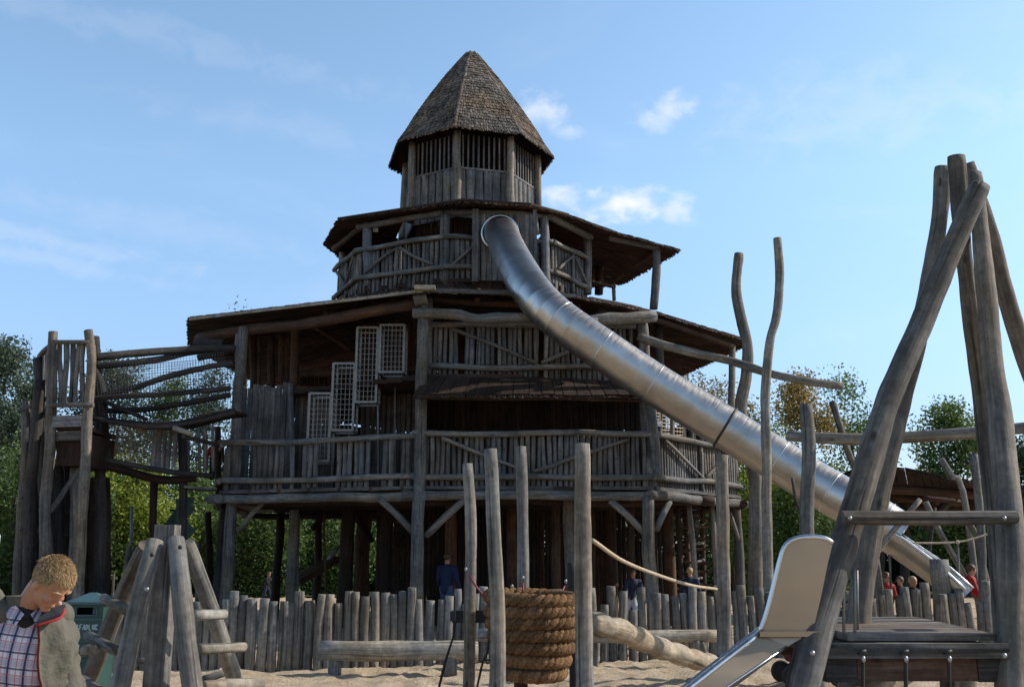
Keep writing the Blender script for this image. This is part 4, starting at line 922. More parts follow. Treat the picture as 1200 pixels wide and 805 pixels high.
# fence behind
def fbase(px):
    pts = [(100, 15.0), (400, 15.5), (640, 16.4), (900, 17.2), (1250, 18.6)]
    for (a, ya), (b, yb) in zip(pts, pts[1:]):
        if px <= b: return ya+(yb-ya)*(px-a)/(b-a)
    return 18.6
FN = thing('palisade_fence', 'low fence of uneven round grey logs set upright side by side in the sand', 'fence', (0, 16.4, 0))
px = 128
while px < 1215:
    Y = fbase(px)+R.uniform(-.05, .05); r = R.uniform(.062, .085); h = 1.03+R.uniform(-.10, .12)
    if 440 < px < 880: h += .03
    if R.random() < .1: h -= .2
    if px > 980: h += R.choice([0, .0, .08, -.08, .18])
    x = X(px, Y, .5); lx, ly = R.gauss(0, .018), R.gauss(0, .015)
    m = MB(); m.tube([(x, Y, -.15), (x+lx*.4+R.uniform(-.012, .012), Y, h*.5), (x+lx, Y+ly, h)], r, r*R.uniform(.88, 1.02), n=10, wob=.006, rv=.09, seg=.12); m.build('picket', M['post'], FN)
    px += R.uniform(1.85, 2.1)*r*F/Y*.95+.9
# log benches
BE = thing('log_bench', 'long cracked grey log bench on short legs before the fence left of the rope basket', 'bench', P(455, 768, 14.6))
m = MB(); m.tube([P(375, 761, 14.6), P(460, 763, 14.6), P(560, 763, 14.7)], .145, .14, n=14, wob=.01, rv=.06); m.build('seat', M['bench'], BE)
for px in (393, 528): m = MB(); a = P(px, 765, 14.65); m.tube([V(a.x, a.y, -.1), a], .10, .09, n=9); m.build('leg', M['log'], BE)
BE = thing('log_bench', 'thin grey log rail on forked legs before the fence right of the rope basket', 'bench', P(770, 750, 15.6))
m = MB(); m.tube([P(560, 742, 15.5), P(690, 747, 15.5), P(845, 744, 15.8)], .10, .095, n=12, wob=.012, rv=.07); m.build('seat', M['bench'], BE)
for a, b in (((817, 750), (823, 775)), ((822, 752), (832, 772)), ((700, 752), (697, 778)), ((668, 752), (668, 778))):
    A_, B_ = P(a[0], a[1], 15.7), P(b[0], b[1], 15.7); m = MB(); m.tube([V(B_.x, B_.y, -.08), A_], .045, .05, n=8); m.build('leg', M['post'], BE)
# twisted balance log
BL = thing('balance_log', 'pale ribbed log slanting down from the rope basket to the sand', 'balance log', P(760, 760, 14))
pts = [P(690, 730, 11.6), P(730, 741, 12.2), P(775, 760, 13.0), P(812, 770, 13.6), P(838, 778, 14.2)]
m = MB(); rl = []; PP = []
for i in range(49):
    t = i/48*4; k = min(3, int(t)); PP.append(pts[k].lerp(pts[k+1], t-k)); rl.append((.118-.012*i/48)*(1+.24*abs(math.sin(i*.46))))
m.tube(PP, .13, n=16, rv=.05, seg=.1, radii=rl, wob=.01); m.build('log', M['pale'], BL)
m = MB(); m.tube([P(838, 772, 14.3), V(pts[-1].x+.12, 14.3, -.1)], .10, .12, n=9); m.build('support', M['post'], BL)
# ------------------------------------------------------------------ wooden tripod pyramid (left front)
PY = thing('log_pyramid', 'leaning log climbing pyramid with short round rungs around a square post', 'climbing frame', P(205, 860, 8.2))
PY.location.z = 0; ORG[PY.name] = Vector(PY.location)
def pl(pts, Ys, r, name='leg', mat='post', r1=None, n=12, rv=.06):
    W = [P(a, b, y) for (a, b), y in zip(pts, Ys)]
    m = MB(); m.tube(W, r, r1 or r, n=n, wob=.008, rv=rv, seg=.12); return m.build(name, M[mat], PY)
m = MB(); a = P(197, 615, 8.3); m.beam(V(a.x, a.y, -.1), a, .165, .165, up=(0, 1, 0), tone=.4); m.build('centre_post', M['log'], PY)
lg = [pl([(182, 634), (160, 720), (128, 860), (118, 915)], [8.1, 7.9, 7.6, 7.5], .070, r1=.080),
      pl([(205, 632), (216, 720), (232, 850), (240, 915)], [8.1, 7.8, 7.6, 7.5], .072, r1=.082),
      pl([(173, 640), (140, 710), (105, 790), (70, 860)], [8.5, 8.9, 9.3, 9.6], .072, mat='leg'),
      pl([(218, 636), (245, 710), (278, 800), (300, 862)], [8.5, 8.8, 9.2, 9.5], .068, r1=.075)]
for pts, Y in (([(122, 699), (151, 716)], (8.5, 8.2)), ([(104, 745), (138, 762)], (8.7, 8.2)), ([(98, 795), (122, 812)], (8.9, 8.2)),
               ([(227, 719), (264, 718)], (8.1, 8.4)), ([(232, 759), (286, 757)], (8.0, 8.6)), ([(238, 803), (306, 800)], (8.0, 8.8)),
               ([(160, 774), (190, 772)], (8.9, 9.0)), ([(175, 698), (186, 696)], (8.8, 8.9)), ([(236, 796), (268, 786)], (9.3, 9.4))):
    pl(pts, Y, .042 if Y[0] < 8.75 else .035, 'rung', 'pale' if pts[0][0] > 220 and Y[0] < 9 else 'log', n=9, rv=.1)
m = MB(); m.tube([P(100, 762, 8.6), P(108, 762, 8.3)], .05, .05, n=9); m.build('rung', M['pale'], PY)
for px, py in ((178, 650), (172, 690), (211, 641)):
    m = MB(); m.ell(P(px, py, 7.92 if py != 690 else 7.78), (.018, .012, .018), n=8, m=6); m.build('bolt', M['bolt'] if py == 690 else M['black'], PY)
# ------------------------------------------------------------------ litter bin
BN = thing('litter_bin', 'dark green metal litter bin with a hipped lid behind the standing man', 'litter bin', P(99, 790, 10.2)); BN.location.z = 0; ORG[BN.name] = Vector(BN.location)
Yb = 10.2; xb0, xb1 = X(80, Yb, 1), X(120, Yb, 1); zt = P(100, 708, Yb).z; zl = P(100, 694, Yb+.2).z; dpt = .36
def bx_(m, x0, x1, y0, y1, z0, z1, tone=.5):
    m.box8([V(x0, y0, z0), V(x1, y0, z0), V(x1, y1, z0), V(x0, y1, z0), V(x0, y0, z1), V(x1, y0, z1), V(x1, y1, z1), V(x0, y1, z1)], tone)
zs0 = P(100, 720, Yb).z; zs1 = P(100, 711.5, Yb).z; sx0, sx1 = X(89, Yb, 1), X(112, Yb, 1)
m = MB()
bx_(m, xb0, xb1, Yb, Yb+dpt, .05, zs0)
bx_(m, xb0, sx0, Yb, Yb+.03, zs0, zt); bx_(m, sx1, xb1, Yb, Yb+.03, zs0, zt); bx_(m, sx0, sx1, Yb+.001, Yb+.029, zs1, zt)
bx_(m, xb0, xb0+.02, Yb+.031, Yb+dpt, zs0, zt); bx_(m, xb1-.02, xb1, Yb+.031, Yb+dpt, zs0, zt); bx_(m, xb0+.021, xb1-.021, Yb+dpt-.02, Yb+dpt, zs0, zt)
m.build('body', M['green'], BN)
m = MB(); e = .035; c4 = [V(xb0-e, Yb-e, zt), V(xb1+e, Yb-e, zt), V(xb1+e, Yb+dpt+e, zt), V(xb0-e, Yb+dpt+e, zt)]; up = V(0, 0, .022)
m.box8(c4+[p+up for p in c4], .5); rg = [V(xb0+.12, Yb+.17, zl), V(xb1-.16, Yb+.17, zl), V(xb1-.16, Yb+.2, zl), V(xb0+.12, Yb+.2, zl)]
m.box8([p+up*1.05 for p in c4]+rg, .6); m.build('lid', M['teal'], BN)
m = MB(); bx_(m, xb0-.008, xb1+.008, Yb-.012, Yb-.002, P(100, 726.5, Yb).z, P(100, 725, Yb).z)
for py in (751, 768): bx_(m, xb0-.004, xb1+.004, Yb-.010, Yb-.002, P(100, py+1, Yb).z, P(100, py, Yb).z)
bx_(m, sx0-.01, sx1+.01, Yb-.012, Yb-.002, zs0-.012, zs0-.002); bx_(m, sx1+.002, sx1+.012, Yb-.012, Yb-.002, zs0-.002, zs1); m.build('edge_strip', M['teal'], BN)
m = MB(); zc_ = P(100, 734.5, Yb).z; hh = .026; xx = X(86, Yb, .9); cw = .031; rs = random.Random(4)
glyph = {'A': [(0, -1, .5, 1), (.5, 1, 1, -1), (.2, -.2, .8, -.2)], 'B': [(0, -1, 0, 1), (0, 1, .8, .6), (.8, .6, 0, 0), (0, 0, .9, -.5), (.9, -.5, 0, -1)], 'F': [(0, -1, 0, 1), (0, 1, .9, 1), (0, 0, .7, 0)], 'L': [(0, -1, 0, 1), (0, -1, .9, -1)], 'D': [(0, -1, 0, 1), (0, 1, .8, .4), (.8, .4, .8, -.4), (.8, -.4, 0, -1)], 'O': [(.1, -.6, .1, .6), (.1, .6, .8, .9), (.8, .9, .9, -.6), (.9, -.6, .2, -.9)], 'K': [(0, -1, 0, 1), (0, 0, .9, 1), (0, 0, .9, -1)]}
for i, g in enumerate('ABFADLOK'):
    for x0, z0, x1, z1 in glyph[g]:
        m.beam((xx+i*cw+x0*cw*.7, Yb-.004, zc_+z0*hh), (xx+i*cw+x1*cw*.7, Yb-.004, zc_+z1*hh), .005, .008, up=(0, 0, 1) if abs(x1-x0) > .3 else (1, 0, 0))
m.build('lettering', M['white'], BN)
m = MB(); m.tube([V(X(101, Yb, 1), Yb+.2, zs0-.05), V(X(103, Yb, 1), Yb+.15, zs1)], .03, .02, n=6); m.build('litter', M['palecloth'], BN)
# white sign at the left edge
m = MB(); a = P(0, 617, 16); m.beam(V(a.x-.22, 16, 0), V(a.x-.22, 16, P(0, 627, 16).z), .05, .05, up=(0, 1, 0)); 
SG = thing('white_sign', 'white sign board cut by the left edge of the picture', 'sign', (a.x-.3, 16, 0)); m.build('sign_post', M['galv'], SG)
m = MB(); z0, z1 = P(0, 672, 16).z, P(0, 627, 16).z; bx_(m, a.x-.6, a.x+.045, 15.93, 15.96, z0, z1); m.build('panel', M['signwhite'], SG)
# ------------------------------------------------------------------ left stair tower
ST = thing('stair_tower', 'narrow grey log stair tower on tall crooked legs at the left', 'play tower', P(80, 690, 21)); ST.location.z = 0; ORG[ST.name] = Vector(ST.location)
def sl_(pts, Y, r, name='post', mat='log', r1=None, ground=False, n=9, Ys=None):
    W = [P(a, b, Ys[i] if Ys else Y) for i, (a, b) in enumerate(pts)]
    if ground: W.append(V(W[-1].x, W[-1].y, -.1))
    m = MB(); m.tube(W, r, r1 or r, n=n, wob=.015, rv=.08); return m.build(name, M[mat], ST)
sl_([(63, 389), (61, 450), (58, 520), (52, 600), (53, 680)], 20.6, .10, ground=True, r1=.13, mat='leg')
sl_([(104, 387), (108, 420), (102, 480), (98, 580), (92, 680)], 20.6, .095, ground=True, r1=.13, mat='leg')
sl_([(110, 395), (112, 440), (118, 520), (116, 690)], 22.2, .12, ground=True, mat='darklog'); sl_([(108, 430), (120, 455), (123, 520), (124, 540)], 22, .10, mat='darklog')
sl_([(45, 420), (48, 480), (42, 560), (38, 690)], 21.6, .13, ground=True, mat='darklog'); sl_([(36, 480), (32, 560), (24, 690)], 22.4, .12, ground=True, mat='darklog')
sl_([(46, 445), (40, 520), (35, 600), (32, 690)], 20.9, .12, ground=True, mat='darklog')
sl_([(76, 545), (74, 690)], 22.6, .28, ground=True, mat='dark'); sl_([(66, 545), (68, 690)], 21.6, .16, ground=True, mat='darklog'); sl_([(108, 560), (106, 690)], 23, .16, ground=True, mat='dark')
sl_([(124, 560), (122, 690)], 23, .12, ground=True, mat='dark')
sl_([(60, 401), (105, 400)], 20.55, .05, 'rail'); sl_([(58, 475), (110, 474)], 20.5, .05, 'rail'); sl_([(63, 402), (54, 410), (47, 419)], 20.5, .06, 'rail', Ys=[20.6, 21.2, 21.8]); sl_([(64, 478), (52, 486), (42, 488)], 20.5, .06, 'rail', Ys=[20.6, 21.2, 21.8])
m = MB()
for i, px in enumerate((70, 76, 82.5, 89, 96.5)):
    m.board(P(px-1+R.uniform(-1, 1), 476, 20.65), P(px+1.5+R.uniform(-1, 1), 402, 20.65), .125, .03, V(0, -1, 0), wob=.03)
m.build('slats', M['slat'], ST)
m = MB()
for i in range(6):
    f = (i+.5)/6; Y = 20.7+f*1.1; m.board(P(61-f*14, 478+f*8, Y), P(61-f*13, 404+f*14, Y), .13, .03, V(-1, -.3, 0), wob=.02)
m.build('slats', M['slat'], ST)
m = MB(); m.beam(P(61, 494, 20.55), P(97, 493, 20.55), .05, .24, tone=.9); m.build('floor_board', M['board'], ST, label='pale floor edge board')
m = MB(); m.beam(P(61, 511, 20.7), P(97, 510, 20.7), .05, .2, tone=.1); m.beam(P(50, 512, 21.5), P(60, 510, 20.9), .05, .25, tone=.5); m.build('edge_board', M['board'], ST)
m = MB(); q = [P(61, 502, 20.6), P(99, 501, 20.6)]; z = q[0].z
bx_(m, q[0].x, q[1].x, 20.62, 22.3, z-.02, z+.06); bx_(m, q[0].x, q[1].x, 20.9, 22.3, z-.75, z-.07); m.build('floor', M['dark'], ST)
sl_([(30, 470), (27, 560), (20, 690)], 21.2, .09, ground=True, mat='leg'); sl_([(52, 480), (50, 560), (60, 690)], 21.3, .10, ground=True, mat='leg'); sl_([(88, 545), (86, 690)], 21.4, .12, ground=True, mat='leg'); sl_([(22, 482), (48, 470), (62, 462)], 21, .045, 'rail'); sl_([(100, 540), (60, 600)], 21.2, .06, 'brace'); sl_([(60, 515), (100, 560)], 21.6, .06, 'brace', 'darklog')
wall((X(24, 22.6, 4), 22.6), (X(48, 22.6, 4), 22.6), 3.2, 5.0, 5, 'midboard', parent=ST, gap=.85, name='side_panel')
for i in range(5): m = MB(); m.beam(P(31-i*1.2, 515+i*9, 21.8), P(38-i*1.2, 512+i*9, 21.8), .3, .05, tone=.9); m.build('step', M['board'], ST)
sl_([(26, 585), (62, 583)], 21, .04, 'rail', 'darklog'); sl_([(24, 620), (60, 622)], 21, .04, 'rail', 'darklog')
for i in range(3): sl_([(62, 600+i*26), (100, 603+i*26)], 22.2, .05, 'rail', 'dark')
# ------------------------------------------------------------------ net bridge
BR = thing('net_bridge', 'double deck log and net bridge between the stair tower and the big tower', 'bridge', P(190, 690, 22)); BR.location.z = 0; ORG[BR.name] = Vector(BR.location)
def bl_(pts, Ys, r, name='log', mat='darklog', r1=None, n=9):
    if not isinstance(Ys, (list, tuple)): Ys = [Ys]*len(pts)
    W = [P(a, b, y) for (a, b), y in zip(pts, Ys)]; m = MB(); m.tube(W, r*.82, (r1 or r)*.78, n=n, wob=.008, rv=.08); return m.build(name, M[mat], BR)
bl_([(103, 420), (150, 415), (200, 411), (240, 408), (275, 408)], [21, 21.4, 22, 22.4, 22.8], .11, 'beam'); bl_([(106, 429), (150, 426), (190, 421), (230, 412), (272, 414)], [22, 22.3, 22.6, 23, 23.2], .10, 'beam')
bl_([(228, 402), (262, 403)], 23, .16, 'beam'); bl_([(232, 420), (252, 414)], 22.6, .1, 'beam')
bl_([(118, 464), (160, 453), (200, 440), (240, 431), (272, 426)], 21.6, .085, 'rail'); bl_([(98, 469), (150, 464), (210, 460), (270, 455)], 21.2, .075, 'rail'); bl_([(104, 481), (160, 480), (220, 472), (270, 463)], 22.4, .085, 'rail')
bl_([(106, 490), (150, 497), (190, 500), (230, 494), (275, 483)], 21.3, .065, 'deck_log'); bl_([(108, 488), (150, 494), (190, 497), (230, 491), (275, 480)], 22.1, .06, 'deck_log')
m = MB()
for i in range(70):
    f = i/69; px = 108+f*164; py = 490+9*math.sin(math.pi*min(1, f*1.15))*(1-.3*f)-8*max(0, f-.6)*2.5
    a_ = P(px, py-1, 21.3); b_ = V(a_.x+.1, 22.1, a_.z); m.tube([a_, b_], .035, n=5, rv=0, seg=3)
m.build('deck_slats', M['dark'], BR)
netmb(P(116, 432, 22.1), P(270, 418, 23), P(270, 482, 23), P(116, 490, 22.3), 48, 22, .005, parent=BR, sag=0); netmb(P(108, 428, 21.2), P(262, 412, 22.4), P(265, 455, 22), P(112, 468, 21.3), 44, 12, .004, parent=BR)
netmb(P(123, 495, 22.2), P(214, 500, 22.6), P(214, 556, 22.6), P(123, 540, 22.2), 3, 24, .010, 'rope_pale', parent=BR)
bl_([(122, 538), (160, 546), (200, 553), (250, 558)], [21.4, 21.6, 22, 22.3], .075, 'beam'); bl_([(108, 542), (150, 553), (190, 562), (230, 560)], [22, 22.2, 22.4, 22.6], .12, 'beam', 'dark')
bl_([(118, 468), (140, 478), (172, 492)], 21.9, .06, 'log'); bl_([(150, 497), (172, 506)], 21.9, .06, 'log', 'post'); bl_([(203, 501), (225, 509)], 21, .07, 'log', 'pale'); bl_([(215, 511), (256, 522)], [21, 22], .06, 'log')
wall((X(178, 22, 4.2), 22.0), (X(208, 22, 4.2), 22.0), P(190, 553, 23).z, P(190, 500, 23).z, 5, 'board', parent=BR, gap=.95, name='board_panel')
for px in (181, 213, 219, 233, 240, 249): bl_([(px, 500), (px+1, 552)], 22.8, .05 if px not in (213,) else .09, 'post', 'board')
bl_([(180, 560), (179, 690)], 23.2, .11, 'post', 'dark'); bl_([(213, 500), (214, 560), (212, 690)], 22.6, .12, 'post', 'darklog')
bl_([(244, 600), (246, 700)], 25, .1, 'post', 'dark'); bl_([(255, 500), (256, 580)], 23.4, .09, 'post', 'dark')
netmb(P(214, 505, 23.6), P(262, 512, 24), P(262, 556, 24), P(214, 553, 23.6), 12, 10, .008, parent=BR)
m = MB(); m.beam(P(214, 571, 22.7), P(252, 574, 23), .6, .05, tone=.9); m.build('platform', M['board'], BR, label='pale small landing board')
# green stair with wavy side boards
GS = thing('green_stair', 'green painted stair with wavy edged side boards below the net bridge', 'stair', P(190, 690, 24)); GS.location.z = 0; ORG[GS.name] = Vector(GS.location)
def plate(pts, Y, th, mat, name, parent):
    m = MB(); f = [P(a, b, Y) for a, b in pts]; bk = [p+V(0, th, 0) for p in f]; n = len(f); b = len(m.v); m.v.extend(f+bk)
    m.face(list(range(b+n-1, b-1, -1)), [(0, 0)]*n, .5); m.face(list(range(b+n, b+2*n)), [(0, 0)]*n, .5)
    for i in range(n): j = (i+1) % n; m.face([b+i, b+j, b+n+j, b+n+i], [(0, 0)]*4, .5)
    return m.build(name, M[mat], parent)
wav = [(210+4*math.sin(i*1.3)-i*5.2, 585+i*9.5+3*math.cos(i*1.9)) for i in range(12)]
plate([(216, 582)]+wav+[(153, 700), (200, 700), (202, 640)], 24, .08, 'green2', 'side_board', GS)
wav2 = [(222+5*math.sin(i*1.5)+1, 590+i*6) for i in range(8)]
plate([(206, 584), (229, 584)]+wav2+[(216, 640), (207, 640)], 23.6, .06, 'green', 'side_board', GS)
for i in range(7): m = MB(); m.beam(P(208-i*7, 598+i*15, 24.1), P(208-i*7, 598+i*15, 25.1), .35, .05, tone=.4); m.build('step', M['dark'], GS)
# assorted poles in the back left
for i, (a, b, Y, r, lb) in enumerate([((112, 608), (109, 700), 26, .05, 'thin pale pole behind the legs of the stair tower'), ((152, 640), (143, 700), 27, .09, 'leaning thin pole left of the log pyramid top'), ((155, 593), (160, 612), 30, .06, 'short leaning stick before the bright bush'), ((233, 635), (232, 700), 27, .07, 'thin pale pole right of the log pyramid top')]):
    A_, B_ = P(a[0], a[1], Y), P(b[0], b[1], Y); m = MB(); m.tube([V(B_.x, B_.y, -.1), A_], r, r*.9, n=8, wob=.01); props(m.build('thin_pole', M['post'], loc=(B_.x, B_.y, 0)), lb, 'pole')
BF = thing('paling_fence', 'short distant fence of upright palings behind the log pyramid', 'fence', (-14, 38, 0))
m = MB()
for i in range(14): x = -17.6+i*.20; m = MB(); m.board((x, 38, 0), (x, 38, 1.2+R.uniform(-.08, .08)), .10, .03, V(0, -1, 0)); m.build('paling', M['slat'], BF)
m = MB(); m.beam((-17.7, 38.05, .9), (-14.9, 38.05, .9), .05, .08); m.build('rail', M['slat'], BF)
BF = thing('paling_fence', 'distant low dark fence seen right of the tower beneath the tube slide', 'fence', (8, 33, 0))
m = MB()
for i in range(16): x = 6.9+i*.17; m = MB(); m.board((x, 33, 0), (x, 33, 1.3+R.uniform(-.08, .08)), .10, .03, V(0, -1, 0)); m.build('paling', M['darklog'], BF)
m = MB(); m.beam((6.8, 33.05, .9), (9.6, 33.05, .9), .05, .08); m.build('rail', M['slat'], BF)
# ------------------------------------------------------------------ pavilion on the right
PV = thing('thatched_pavilion', 'low open pavilion with a sagging dark thatched roof behind the tripod', 'pavilion', P(1090, 690, 28)); PV.location.z = 0; ORG[PV.name] = Vector(PV.location)
fe = [P(972, 563, 26.5), P(1012, 545, 26), P(1060, 549, 26), P(1110, 560, 26), P(1180, 571, 26), P(1240, 577, 26)]
bk = [P(985, 580, 31), P(1020, 592, 31), P(1070, 600, 31), P(1120, 604, 31), P(1180, 602, 31), P(1240, 602, 31)]
roof(fe, bk, 'roof', course=.22, wid=.9, parent=PV, soffit='dark', mat='dark')
def pv(pts, Y, r, name='post', mat='darklog', parent=PV):
    W = [P(a, b, Y) for a, b in pts]; W.append(V(W[-1].x, W[-1].y, -.1)) if pts[-1][1] > 680 else None
    m = MB(); m.tube(W, r, n=8, wob=.02); return m.build(name, M[mat], parent)
for px, py in ((1030, 578), (1060, 585), (1190, 598), (1008, 572)): pv([(px, py), (px, 690)], 28.5, .14)
for a_, b_, Y in (((985, 566), (1230, 582), 26.8), ((990, 576), (1230, 590), 28.2), ((995, 586), (1230, 597), 29.6)): pv([a_, ((a_[0]+b_[0])/2, (a_[1]+b_[1])/2+4), b_], Y, .13, 'purlin', 'brown')
for px in (1000, 1040, 1085, 1130, 1175): pv([(px, 560+(px-1000)*.07), (px+12, 597)], 27.4, .08, 'rafter', 'dark')
pv([(1110, 588), (1085, 620)], 27.5, .12, 'brace'); pv([(1080, 583), (1125, 588)], 25.9, .07, 'beam', 'soffit')
for i, (pts, Y, r, mt, lb) in enumerate([
    ([(975, 470), (990, 520), (1009, 577)], 24, .085, 'post', 'slanting thin pole sticking up left of the pavilion roof'),
    ([(1103, 537), (1117, 560), (1128, 575)], 24, .08, 'post', 'slanting thin pole sticking out above the pavilion roof'),
    ([(1142, 532), (1148, 600), (1152, 700)], 20, .085, 'log', 'upright thin pole left of the right tripod log'),
    ([(1085, 588), (1100, 620), (1122, 660)], 22, .07, 'post', 'pale slanting pole under the pavilion roof, left one'),
    ([(1128, 600), (1145, 630), (1150, 652)], 22, .07, 'post', 'pale slanting pole under the pavilion roof, right one'),
    ([(1078, 585), (1055, 612), (1030, 645), (1025, 660)], 17, .045, 'post', 'thin pole crossing in front of the tube slide end'),
    ([(1026, 655), (1032, 700)], 20, .07, 'log', 'short upright stick left of the child in red'),
    ([(940, 620), (932, 585), (928, 560)], 19, .03, 'darklog', 'thin dark stick behind the steel slide panel'),
    ([(1095, 595), (1090, 640)], 23, .05, 'darklog', 'dark thin stick under the pavilion')]):
    W = [P(a, b, Y) for a, b in pts]
    if i in (0, 1, 2, 6): W.append(V(W[-1].x+(W[-1].x-W[-2].x)*.8*(i < 2), W[-1].y, 0))
    else:
        d = (W[-1]-W[-2]); 
        if d.z < 0: k = -W[-1].z/d.z; W.append(W[-1]+d*k)
        else: W.insert(0, V(W[0].x, W[0].y, 0))
    m = MB(); m.tube(W, r, n=8, wob=.01); props(m.build('leaning_pole', M[mt], loc=(W[-1].x, W[-1].y, 0)), lb, 'pole')
RF = thing('rope_railing', 'thin rope railing strung on droppers in front of the pavilion', 'rope railing', P(1100, 690, 19)); RF.location.z = 0; ORG[RF.name] = Vector(RF.location)
m = MB(); m.tube([P(1030, 634, 19), P(1075, 636, 19), P(1122, 635, 19), P(1150, 628, 19), P(1175, 620, 19)], .018, n=6, rv=0); m.build('rope', M['rope_pale'], RF)
for px in (1042, 1122): m = MB(); m.tube([P(px, 634, 19), V(X(px, 19, .8), 19, 0)], .022, n=6, rv=0); m.build('dropper', M['log'], RF); m = MB(); m.ell(P(px, 635, 18.97), (.045, .04, .04), n=8, m=6); m.build('knot', M['rope_pale'], RF)
# ------------------------------------------------------------------ tripod platform in the right foreground
TP = thing('log_tripod_platform', 'tall tripod of thick crossed grey logs carrying a low plank platform', 'climbing frame', P(1080, 800, 6.2)); TP.location.z = 0; ORG[TP.name] = Vector(TP.location)
def tl(pts, Ys, radii, name='leg', mat='leg', n=18, ground=False):
    W = [P(a, b, y) for (a, b), y in zip(pts, Ys)]; radii = list(radii)
    if ground:
        d = (W[-1]-W[-2]); k = (-.1-W[-1].z)/d.z; W.append(W[-1]+d*k); radii.append(radii[-1])
    m = MB(); m.tube(W, radii[0], n=n, wob=.010, rv=.09, seg=.06, radii=radii); return m.build(name, M[mat], TP)
tl([(1150, 219), (1120, 288), (1078, 380), (1035, 480), (992, 620), (958, 745), (944, 800)], [6.95, 6.9, 6.8, 6.6, 6.3, 6.0, 5.9], [0.072, 0.076, 0.08, 0.082, 0.087, 0.093, 0.096], ground=True)
tl([(1106, 196), (1100, 265), (1078, 380), (1048, 500), (1022, 620), (1005, 740), (998, 800)], [7.7, 7.7, 7.6, 7.5, 7.4, 7.3, 7.25], [0.068, 0.065, 0.072, 0.08, 0.087, 0.091, 0.091], ground=True)
tl([(1119, 184), (1126, 270), (1136, 360), (1152, 470), (1166, 600), (1175, 720), (1178, 800)], [7.3, 7.35, 7.5, 7.6, 7.6, 7.55, 7.5], [0.069, 0.062, 0.065, 0.069, 0.072, 0.078, 0.078], ground=True)
tl([(1142, 205), (1152, 290), (1162, 400), (1173, 500), (1180, 600), (1184, 700), (1186, 800)], [7.4, 7.25, 7.0, 6.75, 6.5, 6.3, 6.15], [0.055, 0.065, 0.072, 0.082, 0.086, 0.087, 0.089], ground=True)
tl([(1132, 192), (1158, 270), (1180, 350), (1205, 425), (1250, 540), (1300, 660)], [7.6, 7.7, 7.8, 7.95, 8.1, 8.3], [0.057, 0.065, 0.068, 0.072, 0.076, 0.084], ground=True)
def plank(a, b, w_, h, mat='leg', name='crossbar', tone=None, up=(0, 0, 1)):
    m = MB(); m.beam(a, b, w_, h, tone=tone, up=up); return m.build(name, M[mat], TP)
m = MB(); m.tube([P(986, 606, 6.12), P(1090, 607, 6.25), P(1190, 606, 6.35)], .044, n=8, rv=.06, smooth=False); m.build('crossbar', M['leg'], TP)
for px, Y in ((996, 6.05), (1177, 6.25)): m = MB(); m.ell(P(px, 607, Y), (.014, .012, .014), n=8, m=6); m.build('bolt', M['bolt'], TP)
m = MB(); m.tube([P(1180, 640, 6.8), P(1206, 628, 6.6)], .09, n=9); m.build('crossbar', M['darklog'], TP)
# platform planks
zp = P(1000, 741, 6.35).z
y0, y1 = 6.2, 8.1; xl, xr = X(976, 6.2, zp), X(1168, 6.2, zp)+.02
for i in range(9):
    f = y0+.04+i*.205; m = MB(); m.beam((xl+.1+(f-6.2)*.12, f+.1, zp-.02), (xr+(f-6.2)*.14, f+.1, zp-.02), .19, .04, tone=R.random()); m.build('plank', M['plank'], TP)
plank((xl-.12, y0-.05, zp-.088), (xr, y0-.05, zp-.088), .09, .085, 'leg', 'edge_beam', tone=.7)
plank((xl+.12, y0+.0, zp-.20), (xr-.18, y0+.0, zp-.20), .09, .13, 'brown', 'edge_beam', tone=.9)
plank((xl+.02, y0+1.7, zp-.18), (xr+.2, y0+1.7, zp-.18), .10, .17, 'dark', 'edge_beam')
for xx_ in (xl+.12, (xl+xr)/2, xr-.1): plank((xx_, y0+.06, zp-.115), (xx_, y0+1.64, zp-.115), .09, .12, 'dark', 'edge_beam')
plank((X(968, 6.1, zp), y0-.0, zp-.20), (xl+.115, y0-.0, zp-.20), .1, .14, 'darklog', 'edge_beam'); plank((xr-.175, y0-.0, zp-.20), (xr, y0-.0, zp-.20), .1, .14, 'darklog', 'edge_beam')
for px in (1011, 1061, 1112):
    a = P(px, 772, 6.05); m = MB(); m.tube([a, V(a.x-.02, 6.05, a.z-.3), V(a.x-.05, 6.05, .02)], .011, n=6, rv=.2, seg=.04); c_ = m.build('hanging_chain', M['rope_dark'], TP)
    m = MB(); m.ell(a+V(0, -.01, .0), (.014, .012, .020), n=8, m=6); m.build('eye_bolt', M['bolt'], c_)
    m = MB(); m.tube([a+V(-.02, .02, .03), a+V(.03, .02, .045)], .012, n=6); m.build('hook', M['black'], c_)
for px in (952, 1177): m = MB(); m.ell(P(px, 765 if px < 1000 else 768, 5.83 if px < 1000 else 6.02), (.016, .014, .016), n=8, m=6); m.build('bolt', M['bolt'], TP)
tl([(1110, 775), (1112, 815)], [8.0, 8.0], [.07, .07], 'leg', 'darklog', n=10, ground=True)
# pale log under the platform and a stump
m = MB(); m.tube([P(1075, 775, 7.6), P(1040, 795, 7.2), P(990, 830, 6.7)], .10, .11, n=12); props(m.build('balance_log', M['pale'], loc=P(1030, 800, 7)), 'pale brown log slanting in the sand beneath the platform', 'log')
m = MB(); a = P(1127, 788, 8.4); m.tube([(a.x, 8.4, -.05), (a.x+.03, 8.4, a.z+.04)], .10, .085, n=12, rv=.2, seg=.05); props(m.build('sand_stump', M['pale'], loc=(a.x, 8.4, 0)), 'ragged pale stump behind the platform chains', 'stump')
